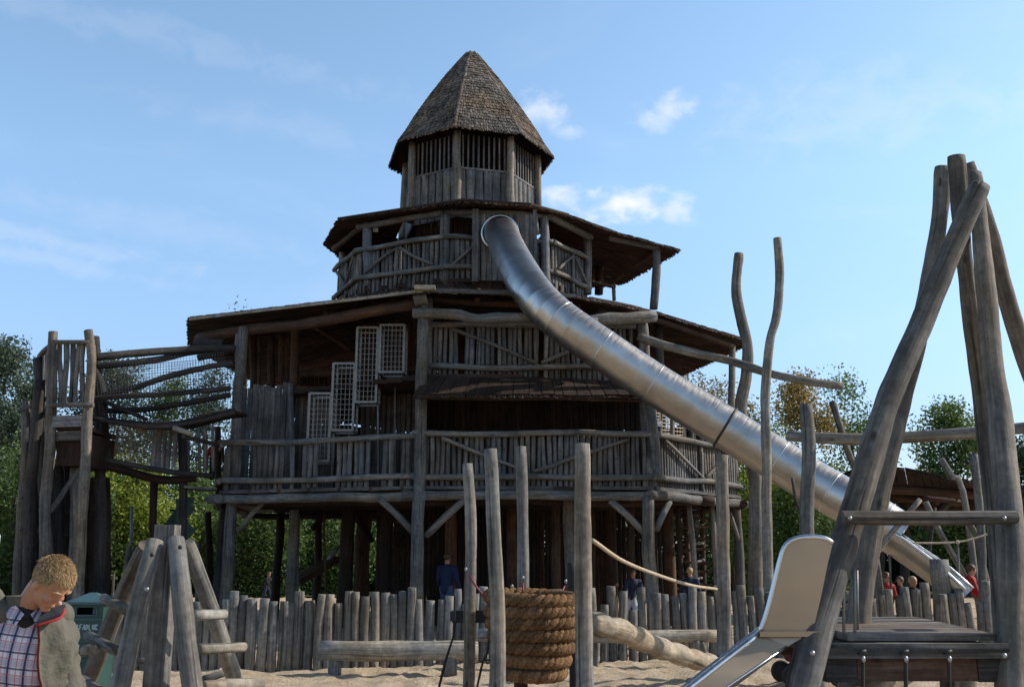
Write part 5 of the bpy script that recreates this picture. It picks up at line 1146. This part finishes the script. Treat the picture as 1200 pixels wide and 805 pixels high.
# ------------------------------------------------------------------ steel slide in the foreground
SS = thing('steel_slide', 'brushed steel slide with high side panels running down to the left from the platform', 'slide', P(930, 800, 6)); SS.location.z = 0; ORG[SS.name] = Vector(SS.location)
def arcpts(ctrl, Y):
    return [P(a, b, y) for (a, b), y in zip(ctrl, Y)]
def sidepanel(dyy, name):
    # outline of one side panel incl. lower trough side, offset dyy in depth
    out = [(890, 742), (898, 720), (906, 690), (914, 657), (919, 642), (926, 634), (937, 630), (955, 629), (968, 631), (976, 636), (970, 660), (962, 700), (952, 742)]
    pts = [P(a, b, 5.95)+V(.28*dyy, dyy, 0) for a, b in out]; bk = [p+V(0, .012, 0) for p in pts]; m = MB(); n = len(pts); m.v.extend(pts+bk)
    uvs = [(p.x*.3, p.z*.2) for p in pts]
    m.face(list(range(n-1, -1, -1)), uvs[::-1], .5); m.face(list(range(n, 2*n)), uvs, .5)
    for i in range(n): j = (i+1) % n; m.face([i, j, n+j, n+i], [(0, 0)]*4, .5)
    pn = m.build(name, M['steel_flat'], SS)
    m = MB(); m.tube([p+V(0, .006, 0) for p in pts[:10]], .015, n=10, rv=0, seg=.04, tone=.5); m.build('rim', M['steel_rail'], pn)
    # trough side going down to the sand
    A0, A1 = P(890, 742, 5.95), P(948, 742, 5.95); B0 = P(806, 806, 5.75); B1 = P(852, 806, 5.75)
    dz = B0-A0; k = (A0.z-.28)/(A0.z-B0.z); E0 = A0+dz*k; E1 = E0+V(.30, .0, -.10)
    q = [A0, A1, A1+(B1-A1)*k, E0]
    q = [A0, P(946, 744, 5.95), P(922, 757, 5.93), A1+(B1-A1)*k*.97, E0]
    q = [p+V(.28*dyy, dyy-.004, 0) for p in q]; bk = [p+V(0, .012, 0) for p in q]; m = MB(); n = len(q); m.v.extend(q+bk)
    m.face(list(range(n-1, -1, -1)), [(p.x*.3, p.z*.2) for p in q][::-1], .5); m.face(list(range(n, 2*n)), [(p.x*.3, p.z*.2) for p in q], .5)
    for i in range(n): j = (i+1) % n; m.face([i, j, n+j, n+i], [(0, 0)]*4, .5)
    s2 = m.build('chute_side', M['steel_flat'], SS)
    m = MB(); m.tube([P(890, 742, 5.95)+V(.28*dyy, dyy, 0), E0+V(.28*dyy, dyy, 0), E0+V(-.35+.28*dyy, dyy, -.06)], .018, n=10, rv=0, seg=.1, tone=.5); m.build('rim', M['steel_rail'], s2)
    m = MB(); m.tube([q[2]+V(0, 0, 0), q[3]], .008, n=6, rv=0, seg=.3); m.build('fold', M['steel_rail'], s2)
    if dyy == 0:
        m = MB(); m.ell(P(891, 752, 5.94), (.026, .012, .026), n=12, m=8); m.build('bolt_cap', M['bolt'], s2)
        m = MB(); m.beam(P(890, 742.5, 5.93), P(960, 742.5, 5.93), .02, .03, tone=.5); m.build('fold', M['steel_flat'], pn)
    return E0
E0 = sidepanel(0, 'side_panel'); sidepanel(.55, 'side_panel')
m = MB(); A0 = P(950, 744, 5.95); Bz = E0+V(.28, 0, -.13)
Pn = [V(A0.x+.1, 5.97, zp-.005), V(A0.x-.06, 5.97, A0.z-.02), V(Bz.x, 5.97, Bz.z), V(Bz.x-.5, 5.97, Bz.z-.05)]
for p in Pn: m.v.extend([p, p+V(.15, .53, 0)])
for i in range(3): m.face([2*i, 2*i+1, 2*i+3, 2*i+2], [(0, i), (.5, i), (.5, i+1), (0, i+1)], .5)
m.build('chute_bed', M['steel_flat'], SS)
for px, Y in ((988, 6.12), (1001, 6.14), (1004, 6.62)): m = MB(); m.tube([P(px, 668, Y), P(px+1, 742, Y)], .010, n=8, rv=0); m.build('grab_bar', M['galv'], SS)
m = MB(); a = E0+V(.1, .28, -.1); m.tube([a, V(a.x, a.y, -.1)], .04, n=8, rv=0); m.build('support', M['galv'], SS)
# pushchair partly hidden below the slide
PC = thing('pushchair', 'black and dark red pushchair parked behind the steel slide', 'pushchair', P(930, 770, 13.5)); PC.location.z = 0; ORG[PC.name] = Vector(PC.location)
o_ = Vector(PC.location)
m = MB(); m.box8([o_+V(-.05, -.22, .28), o_+V(.6, -.22, .28), o_+V(.6, .2, .28), o_+V(-.05, .2, .28), o_+V(-.15, -.24, .45), o_+V(.7, -.24, .55), o_+V(.7, .22, .55), o_+V(-.15, .22, .45)]); m.build('seat', M['darkred'], PC)
m = MB(); m.box8([o_+V(.35, -.2, .56), o_+V(.6, -.2, .56), o_+V(.6, .2, .56), o_+V(.35, .2, .56), o_+V(.5, -.2, .95), o_+V(.72, -.2, .95), o_+V(.72, .2, .95), o_+V(.5, .2, .95)]); m.build('backrest', M['navy'], PC)
m = MB(); m.ell(o_+V(.1, 0, .6), (.28, .2, .12), n=12, m=8); m.build('blanket', M['navy'], PC)
for sx in (-.1, .5):
    for sy in (-.28, .26):
        c = o_+V(sx, sy, .14); m = MB(); m.tube([c+V(math.cos(a)*.12, 0, math.sin(a)*.12) for a in [6.2832*i/20 for i in range(21)]], .024, n=7, rv=0, seg=1, cap=False); wq = m.build('wheel', M['black'], PC)
        m = MB(); m.ell(c, (.105, .015, .105), n=14, m=8); m.build('hub', M['black'], wq)
for sy in (-.26, .24): m = MB(); m.tube([o_+V(-.1, sy, .14), o_+V(.3, sy, .5), o_+V(.85, sy, 1.05)], .014, n=6, rv=0); m.build('frame', M['black'], PC)
m = MB(); m.tube([o_+V(.85, -.26, 1.05), o_+V(.85, .24, 1.05)], .016, n=6, rv=0); m.build('handle', M['black'], PC)
# ------------------------------------------------------------------ people
def unit(v): return Vector(v).normalized()
def limb(mb, pts, rs):
    for i in range(len(pts)-1):
        mb.tube([pts[i], pts[i+1]], rs[i], rs[i+1], n=12, rv=0, seg=.04)
    for p, r in zip(pts, rs): mb.ell(p, (r, r, r), n=12, m=8)
def hand(mb, w_, d, side, s=1.0):
    """palm with five bent fingers, w_ wrist, d direction, side thumb direction"""
    d = unit(d); side = unit(side-d*side.dot(d)); nrm = d.cross(side)
    mb.ell(w_+d*.045*s, (.050*s, .038*s, .018*s), (d, side, nrm), n=12, m=8)
    for i, (o, L) in enumerate(((-.030, .055), (-.010, .070), (.011, .075), (.031, .065))):
        b = w_+d*.085*s+side*o*s; k = b+(d*.55+nrm*.3)*L*s; e = k+(d*.25+nrm*.5)*L*s*.8
        limb(mb, [b, k, e], [.0095*s, .009*s, .0075*s])
    b = w_+d*.03*s+side*.035*s; k = b+(d*.6+side*.6)*.045*s; e = k+(d*.8+nrm*.5)*.035*s; limb(mb, [b, k, e], [.012*s, .0105*s, .009*s])
def head(mb, c, Fd, U, s=1.0):
    Fd = unit(Fd); U = unit(U-Fd*Vector(U).dot(Fd)); Rt = Fd.cross(U); ax = (Rt, Fd, U)
    def p(x, y, z): return c+Rt*x*s+Fd*y*s+U*z*s
    mb.ell(p(0, -.008, .028), (.074*s, .094*s, .086*s), ax, 18, 12); mb.ell(p(0, .012, -.04), (.058*s, .070*s, .070*s), ax, 16, 10)
    mb.ell(p(0, .058, -.092), (.026*s, .022*s, .02*s), ax, 12, 8)       # chin
    mb.ell(p(0, .100, -.022), (.012*s, .018*s, .014*s), ax, 10, 8); mb.ell(p(0, .088, .0), (.009*s, .012*s, .026*s), ax, 10, 8)   # nose
    mb.ell(p(0, .078, .028), (.046*s, .014*s, .010*s), ax, 12, 8)     # brow
    mb.ell(p(0, .080, -.060), (.022*s, .010*s, .008*s), ax, 10, 6)     # lips
    for sg in (-1, 1):
        mb.ell(p(sg*.034, .064, -.026), (.020*s, .018*s, .018*s), ax, 10, 8); mb.ell(p(sg*.076, -.006, -.012), (.009*s, .018*s, .030*s), ax, 10, 8)
    return ax, p
# --- the standing man
MO = V(X(22, 4.45, 1.2), 4.5, 0)
MAN = thing('person', 'man in an open khaki jacket and plaid shirt bowing his blond head', 'person', MO)
fw = unit(V(.38, -.92, 0)); lf = V(-fw.y, fw.x, 0)*1.0   # lf: his left (image right)
lf = unit(V(.92, .38, 0)) 
nb = P(33, 712, 4.38)        # neck base
hc = P(60, 684, 4.30)        # head centre
shL = P(69, 722, 4.48); shR = P(-22, 706, 4.36)
hip = V(MO.x-.02, 4.62, .93); chest = V(nb.x-.005, nb.y+.06, 1.25)
elL = P(80, 802, 4.5); elL.y = 4.50; wrL = elL+V(.10, -.12, -.22)
elR = shR+V(-.06, .02, -.29); wrR = elR+V(.12, -.20, -.12)
b = MB(); Fd = unit(V(.70, -.32, -.74))
HS = .93; ax, hp = head(b, hc, Fd, V(0, 0, 1), HS)
limb(b, [hp(0, -.035, -.06), nb, nb+V(0, .03, -.06)], [.054, .056, .075])
limb(b, [chest+V(0, 0, .02), hip], [.10, .10]); b.ell(chest+V(0, 0, -.02), (.15, .10, .19), (lf, fw, V(0, 0, 1))); b.ell(hip, (.145, .10, .11), (lf, fw, V(0, 0, 1)))
hand(b, wrL, V(.2, -.5, -.8), V(0, -1, 0)); hand(b, wrR, V(.8, -.4, -.1), V(0, 0, 1))
limb(b, [shL, elL, wrL], [.045, .036, .027]); limb(b, [shR, elR, wrR], [.045, .036, .027])
for sg in (-1, 1): limb(b, [hip+lf*(.09*sg), hip+lf*(.10*sg)+V(0, 0, -.44), hip+lf*(.11*sg)+V(0, 0, -.85)], [.075, .05, .035])
remeshed(b, 'body', M['skin'], MAN, .0065, 2)
# eyes, eyebrows
for sg in (-1, 1):
    m = MB(); m.ell(hp(sg*.029, .066, .002), (.008, .006, .004), ax, 10, 8, tone=.5); m.build('eye', M['hair_brown'], MAN)
    m = MB(); m.tube([hp(sg*.014, .093, .026), hp(sg*.032, .090, .031), hp(sg*.052, .074, .026)], .0042, n=5, rv=0); m.build('eyebrow', M['hair_blond'], MAN)
# hair: skull cap plus many short locks
cap_ = MB(); cap_.ell(hp(0, -.014, .044), (.080, .098, .083), ax, 20, 14)
hairs = MB(); rg = random.Random(5)
Rt_, Fd_, U_ = ax
for i in range(7500):
    th = rg.uniform(0, 6.2832); cz = rg.uniform(-.55, 1); sn = math.sqrt(1-cz*cz)
    x_, y_, z_ = sn*math.cos(th), sn*math.sin(th), cz
    if y_ > .45 and z_ < .50: continue
    if y_ > .0 and z_ < .0: continue
    p0 = hp(x_*.076, -.010+y_*.097, .030+z_*.090); nr = (Rt_*x_+Fd_*y_+U_*z_).normalized()
    tg = Fd_*(.9 if z_ > .1 else .1)-U_*(.25 if z_ > .5 else .9)+Rt_*rg.gauss(0, .45)+Fd_*rg.gauss(0, .35)+U_*rg.gauss(0, .2); tg = unit(tg-nr*tg.dot(nr)); dr = unit(tg+nr*rg.uniform(.05, .38)) if True else unit(nr*rg.uniform(.05, .28)+Fd_*rg.uniform(.1, 1.0)*(1 if z_ > .2 and y_ > -.4 else 0)-U_*(.9 if z_ < .4 else -.05)+Rt_*rg.gauss(0, .30)+Fd_*rg.gauss(0, .2))
    L = rg.uniform(.018, .034)*(1.15 if z_ > .4 else .75); hairs.tube([p0-nr*.004, p0+dr*L*.6, p0+dr*L+nr*-.003], .0021, .0005, n=4, rv=0, seg=1, tone=rg.random(), cap=False)
hm = hairs.build('hair', M['hair_blond'], MAN)
rc = MB(); rc.ell(hp(0, -.018, .036), (.079*HS, .094*HS, .086*HS), ax, 20, 14, tone=.0); rc.build('scalp_hair', M['hair_blond'], hm)
# shirt
s_ = MB(); limb(s_, [chest+V(0, 0, .06), hip+V(0, 0, .02)], [.12, .125]); s_.ell(chest+fw*.012+V(0, 0, -.02), (.170, .112, .21), (lf, fw, V(0, 0, 1)), 18, 12); s_.ell(hip+V(0, 0, .1), (.155, .11, .20), (lf, fw, V(0, 0, 1)), 18, 12); s_.ell(chest+V(0, 0, .13), (.14, .09, .07), (lf, fw, V(0, 0, 1)))
remeshed(s_, 'shirt', M['plaid'], MAN, .011, 3)
# shirt collar
m = MB(); cn = nb+V(0, .01, .012)
for sg in (-1, 1):
    a0 = cn+lf*(.062*sg)+fw*(-.02)+V(0, 0, .03); a1 = cn+lf*(.05*sg)+fw*.055+V(0, 0, .0); a2 = cn+lf*(.012*sg)+fw*.085+V(0, 0, -.035)
    o1 = lf*(.028*sg)+fw*.02+V(0, 0, -.045)
    for p, q in ((a0, a1), (a1, a2)): m.box8([p, q, q+o1, p+o1, p+fw*.007, q+fw*.007, q+o1+fw*.01, p+o1+fw*.01])
m.build('shirt_collar', M['plaid'], MAN)
m = MB(); m.ell(nb+fw*.045+V(0, 0, -.03), (.045, .03, .055), (lf, fw, V(0, 0, 1))); m.build('undershirt', M['blackcloth'], MAN)
# jacket: shell surface open at the front, plus sleeves
def shell(lvls, a0, a1, th, mat, name, parent, n=30):
    m = MB(); rows = []
    for (c, rx, ry) in lvls:
        rows.append([c+(lf*(rx*math.sin(a))+fw*(ry*math.cos(a)))*(1+.045*math.sin(a*6+c.z*17)+.035*math.sin(a*13-c.z*31)*min(1, (1.45-c.z)*5)) for a in [a0(c)+(a1(c)-a0(c))*i/n for i in range(n+1)]])
    ins = [[p+(c-p)*th for p in rw] for rw, (c, _, _) in zip(rows, lvls)]
    b0 = 0
    for rw in rows: m.v.extend(rw)
    off = len(m.v)
    for rw in ins: m.v.extend(rw)
    for i in range(len(rows)-1):
        for j in range(n):
            A = i*(n+1)+j; m.face([A, A+1, A+n+2, A+n+1], [(0, 0)]*4, .5, True); B_ = off+A; m.face([B_+n+1, B_+n+2, B_+1, B_], [(0, 0)]*4, .5, True)
    for i in range(len(rows)-1):
        for j in (0, n): A = i*(n+1)+j; m.face([A, off+A, off+A+n+1, A+n+1], [(0, 0)]*4, .5)
    for i in (0, len(rows)-1):
        for j in range(n): A = i*(n+1)+j; m.face([A, A+1, off+A+1, off+A], [(0, 0)]*4, .5)
    return m.build(name, mat, parent), rows
lv = []
for k in range(25):
    f = k/24; c = (nb+V(0, .045, .015)).lerp(hip+V(0, 0, -.12), f)+fw*(.045*math.sin(math.pi*min(1, f*1.1))); rx = .085+.112*min(1, f*4.0)**.75+.01*math.sin(f*14); ry = .075+.075*min(1, f*4)
    lv.append((c, rx+(.02 if f > .5 else 0), ry+.03*min(1, f*3)+.008))
openL = lambda c: rad(12)+max(0, (1.42-c.z))*rad(12)
openR = lambda c: rad(360-62)
jk, rows = shell(lv, openL, openR, .05, M['jacket'], 'jacket', MAN, 60)
for rw_i, nm in ((0, 'lining'), (-1, 'lining')):
    m = MB(); pts = [rw[rw_i] + (c-rw[rw_i])*.06 for rw, (c, _, _) in zip(rows, lv)]
    for i in range(len(pts)-1):
        q = [pts[i], pts[i+1]]; d_ = lf*(-.007 if rw_i == 0 else .03)
        m.box8([q[0], q[0]+d_, q[0]+d_-fw*.01, q[0]-fw*.01, q[1], q[1]+d_, q[1]+d_-fw*.01, q[1]-fw*.01])
    m.build(nm, M['red'], jk)
# collar of jacket
m = MB()
for k in range(2, 12):
    a = rad(25+k*27); a2 = rad(25+(k+1)*27)
    def cq(an, h, e): return nb+V(0, .03, .0)+lf*((.088+e)*math.sin(an))+fw*((.078+e)*math.cos(an))+V(0, 0, h)
    m.box8([cq(a, 0, 0), cq(a2, 0, 0), cq(a2, 0, .012), cq(a, 0, .012), cq(a, .05, .004), cq(a2, .05, .004), cq(a2, .05, .02), cq(a, .05, .02)], .5)
m.build('jacket_collar', M['jacket'], jk)
lp = MB(); a0 = nb+lf*.075+fw*.06+V(0, 0, .0); a1 = nb+lf*.15+fw*.05+V(0, 0, .0); a2 = nb+lf*.135+fw*.105+V(0, 0, -.035); a3 = nb+lf*.045+fw*.12+V(0, 0, -.065)
lp.box8([a0, a1, a2, a3]+[p+V(0, -.006, .014) for p in (a0, a1, a2, a3)]); lp.build('lapel', M['collar'], jk)
lp = MB(); ed = [a1, a2, a3]; lp.tube([p+V(.0, -.012, -.004) for p in ed], .006, n=7, rv=.1, seg=.02); lp.build('lapel_edge', M['red'], jk)
sv = MB(); limb(sv, [shL+V(-.015, 0, -.01), elL, wrL], [.068, .060, .046]); limb(sv, [shR+V(.02, 0, 0), elR, wrR], [.078, .064, .050]); limb(sv, [nb+lf*.07+V(0, .03, -.03), shL], [.045, .066]); limb(sv, [nb-lf*.09+V(0, .03, -.03), shR], [.055, .074])
for p_, q_ in ((shL, elL), (elL, wrL), (shR, elR)):      # folds
    for i in range(5):
        f = (i+.7)/6; c = p_.lerp(q_, f); t = (q_-p_).normalized(); x = t.orthogonal().normalized(); y = t.cross(x); an = R.uniform(0, 6)
        sv.tube([c+(x*math.cos(an+g)+y*math.sin(an+g))*.062+t*(g*.03) for g in (0, .5, 1.0, 1.5)], .007, n=6, rv=0)
remeshed(sv, 'sleeves', M['jacket'], jk, .010, 2)
tr = MB()
for sg in (-1, 1): limb(tr, [hip+lf*(.09*sg), hip+lf*(.10*sg)+V(0, 0, -.44), hip+lf*(.11*sg)+V(0, .02, -.86)], [.105, .08, .065])
tr.ell(hip, (.165, .125, .13), (lf, fw, V(0, 0, 1))); remeshed(tr, 'trousers', M['denim'], MAN, .014, 3)
for sg in (-1, 1):
    m = MB(); c = hip+lf*(.11*sg)+V(0, .02, 0); c.z = .05; m.ell(c+fw*.06, (.05, .14, .05), (lf, fw, V(0, 0, 1)), 12, 8); m.build('shoe', M['blackcloth'], MAN)
# --- distant people
def kid(px, Y, h, label, top, legs, hair, face=(1, 0), bend=0.0, zf=0.0, arms=.3, legspread=.08):
    x = X(px, Y, .8+zf); o = V(x, Y, zf); t = thing('person', label, 'person', o); s = h/1.75; f = unit(V(face[0], face[1], 0)); l = V(-f.y, f.x, 0)
    hipz = .92*s; hip_ = o+V(0, 0, hipz); neck = hip_+V(0, 0, .52*s*math.cos(bend))+f*(.52*s*math.sin(bend)); hd = neck+unit(V(0, 0, 1)+f*math.sin(bend)*.6)*.17*s*(1.0)
    ks = 1.25 if h < 1.4 else 1.0
    b = MB(); head(b, hd, f+V(0, 0, -.15), V(0, 0, 1), s*ks); limb(b, [hd-V(0, 0, .05*s), neck-V(0, 0, .05*s)], [.055*s, .06*s]); limb(b, [neck-V(0, 0, .1*s), hip_], [.11*s, .12*s])
    T = MB(); limb(T, [neck-V(0, 0, .09*s), neck.lerp(hip_, .5), hip_], [.135*s, .14*s, .14*s])
    Lg = MB(); Sh = MB()
    for sg in (-1, 1):
        sh = neck+l*(.19*s*sg)-V(0, 0, .07*s); el = sh+l*(.05*s*sg)-V(0, 0, .26*s)+f*(.10*s*arms); wr = el+f*(.20*s*(arms+.2))-V(0, 0, .16*s)
        limb(T, [neck-V(0, 0, .07*s), sh, el, wr], [.08*s, .075*s, .06*s, .05*s]); limb(b, [el, wr], [.04*s, .03*s]); hand(b, wr, wr-el, V(0, 0, 1), s)
        kn = hip_+l*(.09*s*sg)-V(0, 0, .43*s)+f*(.06*s+legspread*sg*s); ft = V(kn.x, kn.y, zf+.06*s)-f*(.04*s-legspread*sg*s*.6)
        limb(Lg, [hip_+l*(.08*s*sg), kn, ft], [.10*s, .075*s, .06*s]); limb(b, [hip_+l*(.08*s*sg), kn, ft], [.07*s, .05*s, .04*s]); Sh.ell(ft+f*.05*s, (.13*s, .05*s, .05*s), (f, l, V(0, 0, 1)))
    remeshed(b, 'body', M['skin'], t, .014*s+.004, 1); remeshed(T, 'jacket', M[top], t, .02*s+.003, 1); remeshed(Lg, 'trousers', M[legs], t, .02*s+.003, 1); Sh.build('shoes', M['blackcloth'], t)
    H = MB(); u = unit(V(0, 0, 1)-f*.35); H.ell(hd+u*.028*s*ks, (.088*s*ks, .098*s*ks, .092*s*ks), (l, f, V(0, 0, 1)), 14, 10); H.build('hair', M[hair], t)
    return t
kid(313, 38, 1.15, 'small child in black walking under the left deck of the tower', 'blackcloth', 'navy', 'hair_brown', (.9, -.3), .15, arms=1.0, legspread=.14)
kid(739, 23.6, 1.45, 'child in a dark patterned top bending under the tower right of the middle', 'navy', 'palecloth', 'hair_brown', (.2, -.9), .45, arms=.8)
kid(808, 22.6, 1.45, 'blond child in a navy jacket at the climbing bars under the tower', 'navy', 'denim', 'hair_blond', (.5, .8), .15)
kid(523, 23.3, 1.78, 'adult in a dark blue coat standing under the tower beside the front leg', 'blue', 'denim', 'hair_brown', (.4, .8), .05)
kid(1037, 21.2, 1.35, 'child with a red top standing behind the fence under the tube slide', 'red', 'navy', 'hair_brown', (.3, -.9), .2)
kid(1122, 20.8, 1.62, 'person in a red jacket leaning forward right of the tube slide end', 'red', 'navy', 'hair_brown', (.8, -.2), .6, arms=.8)
kid(1066, 19.8, 1.3, 'blond child in dark clothes close below the tube slide end', 'blackcloth', 'navy', 'hair_blond', (.3, -.9), .3)
kid(1057, 21.6, 1.25, 'child in black and white clothes between the two other children behind the fence', 'blackcloth', 'palecloth', 'hair_brown', (-.5, -.6), .1)
kid(251, 24.6, 1.0, 'tiny child in red on the upper landing beside the net bridge', 'red', 'navy', 'hair_brown', (0, -1), 0, zf=P(251, 560, 24.6).z-.05)
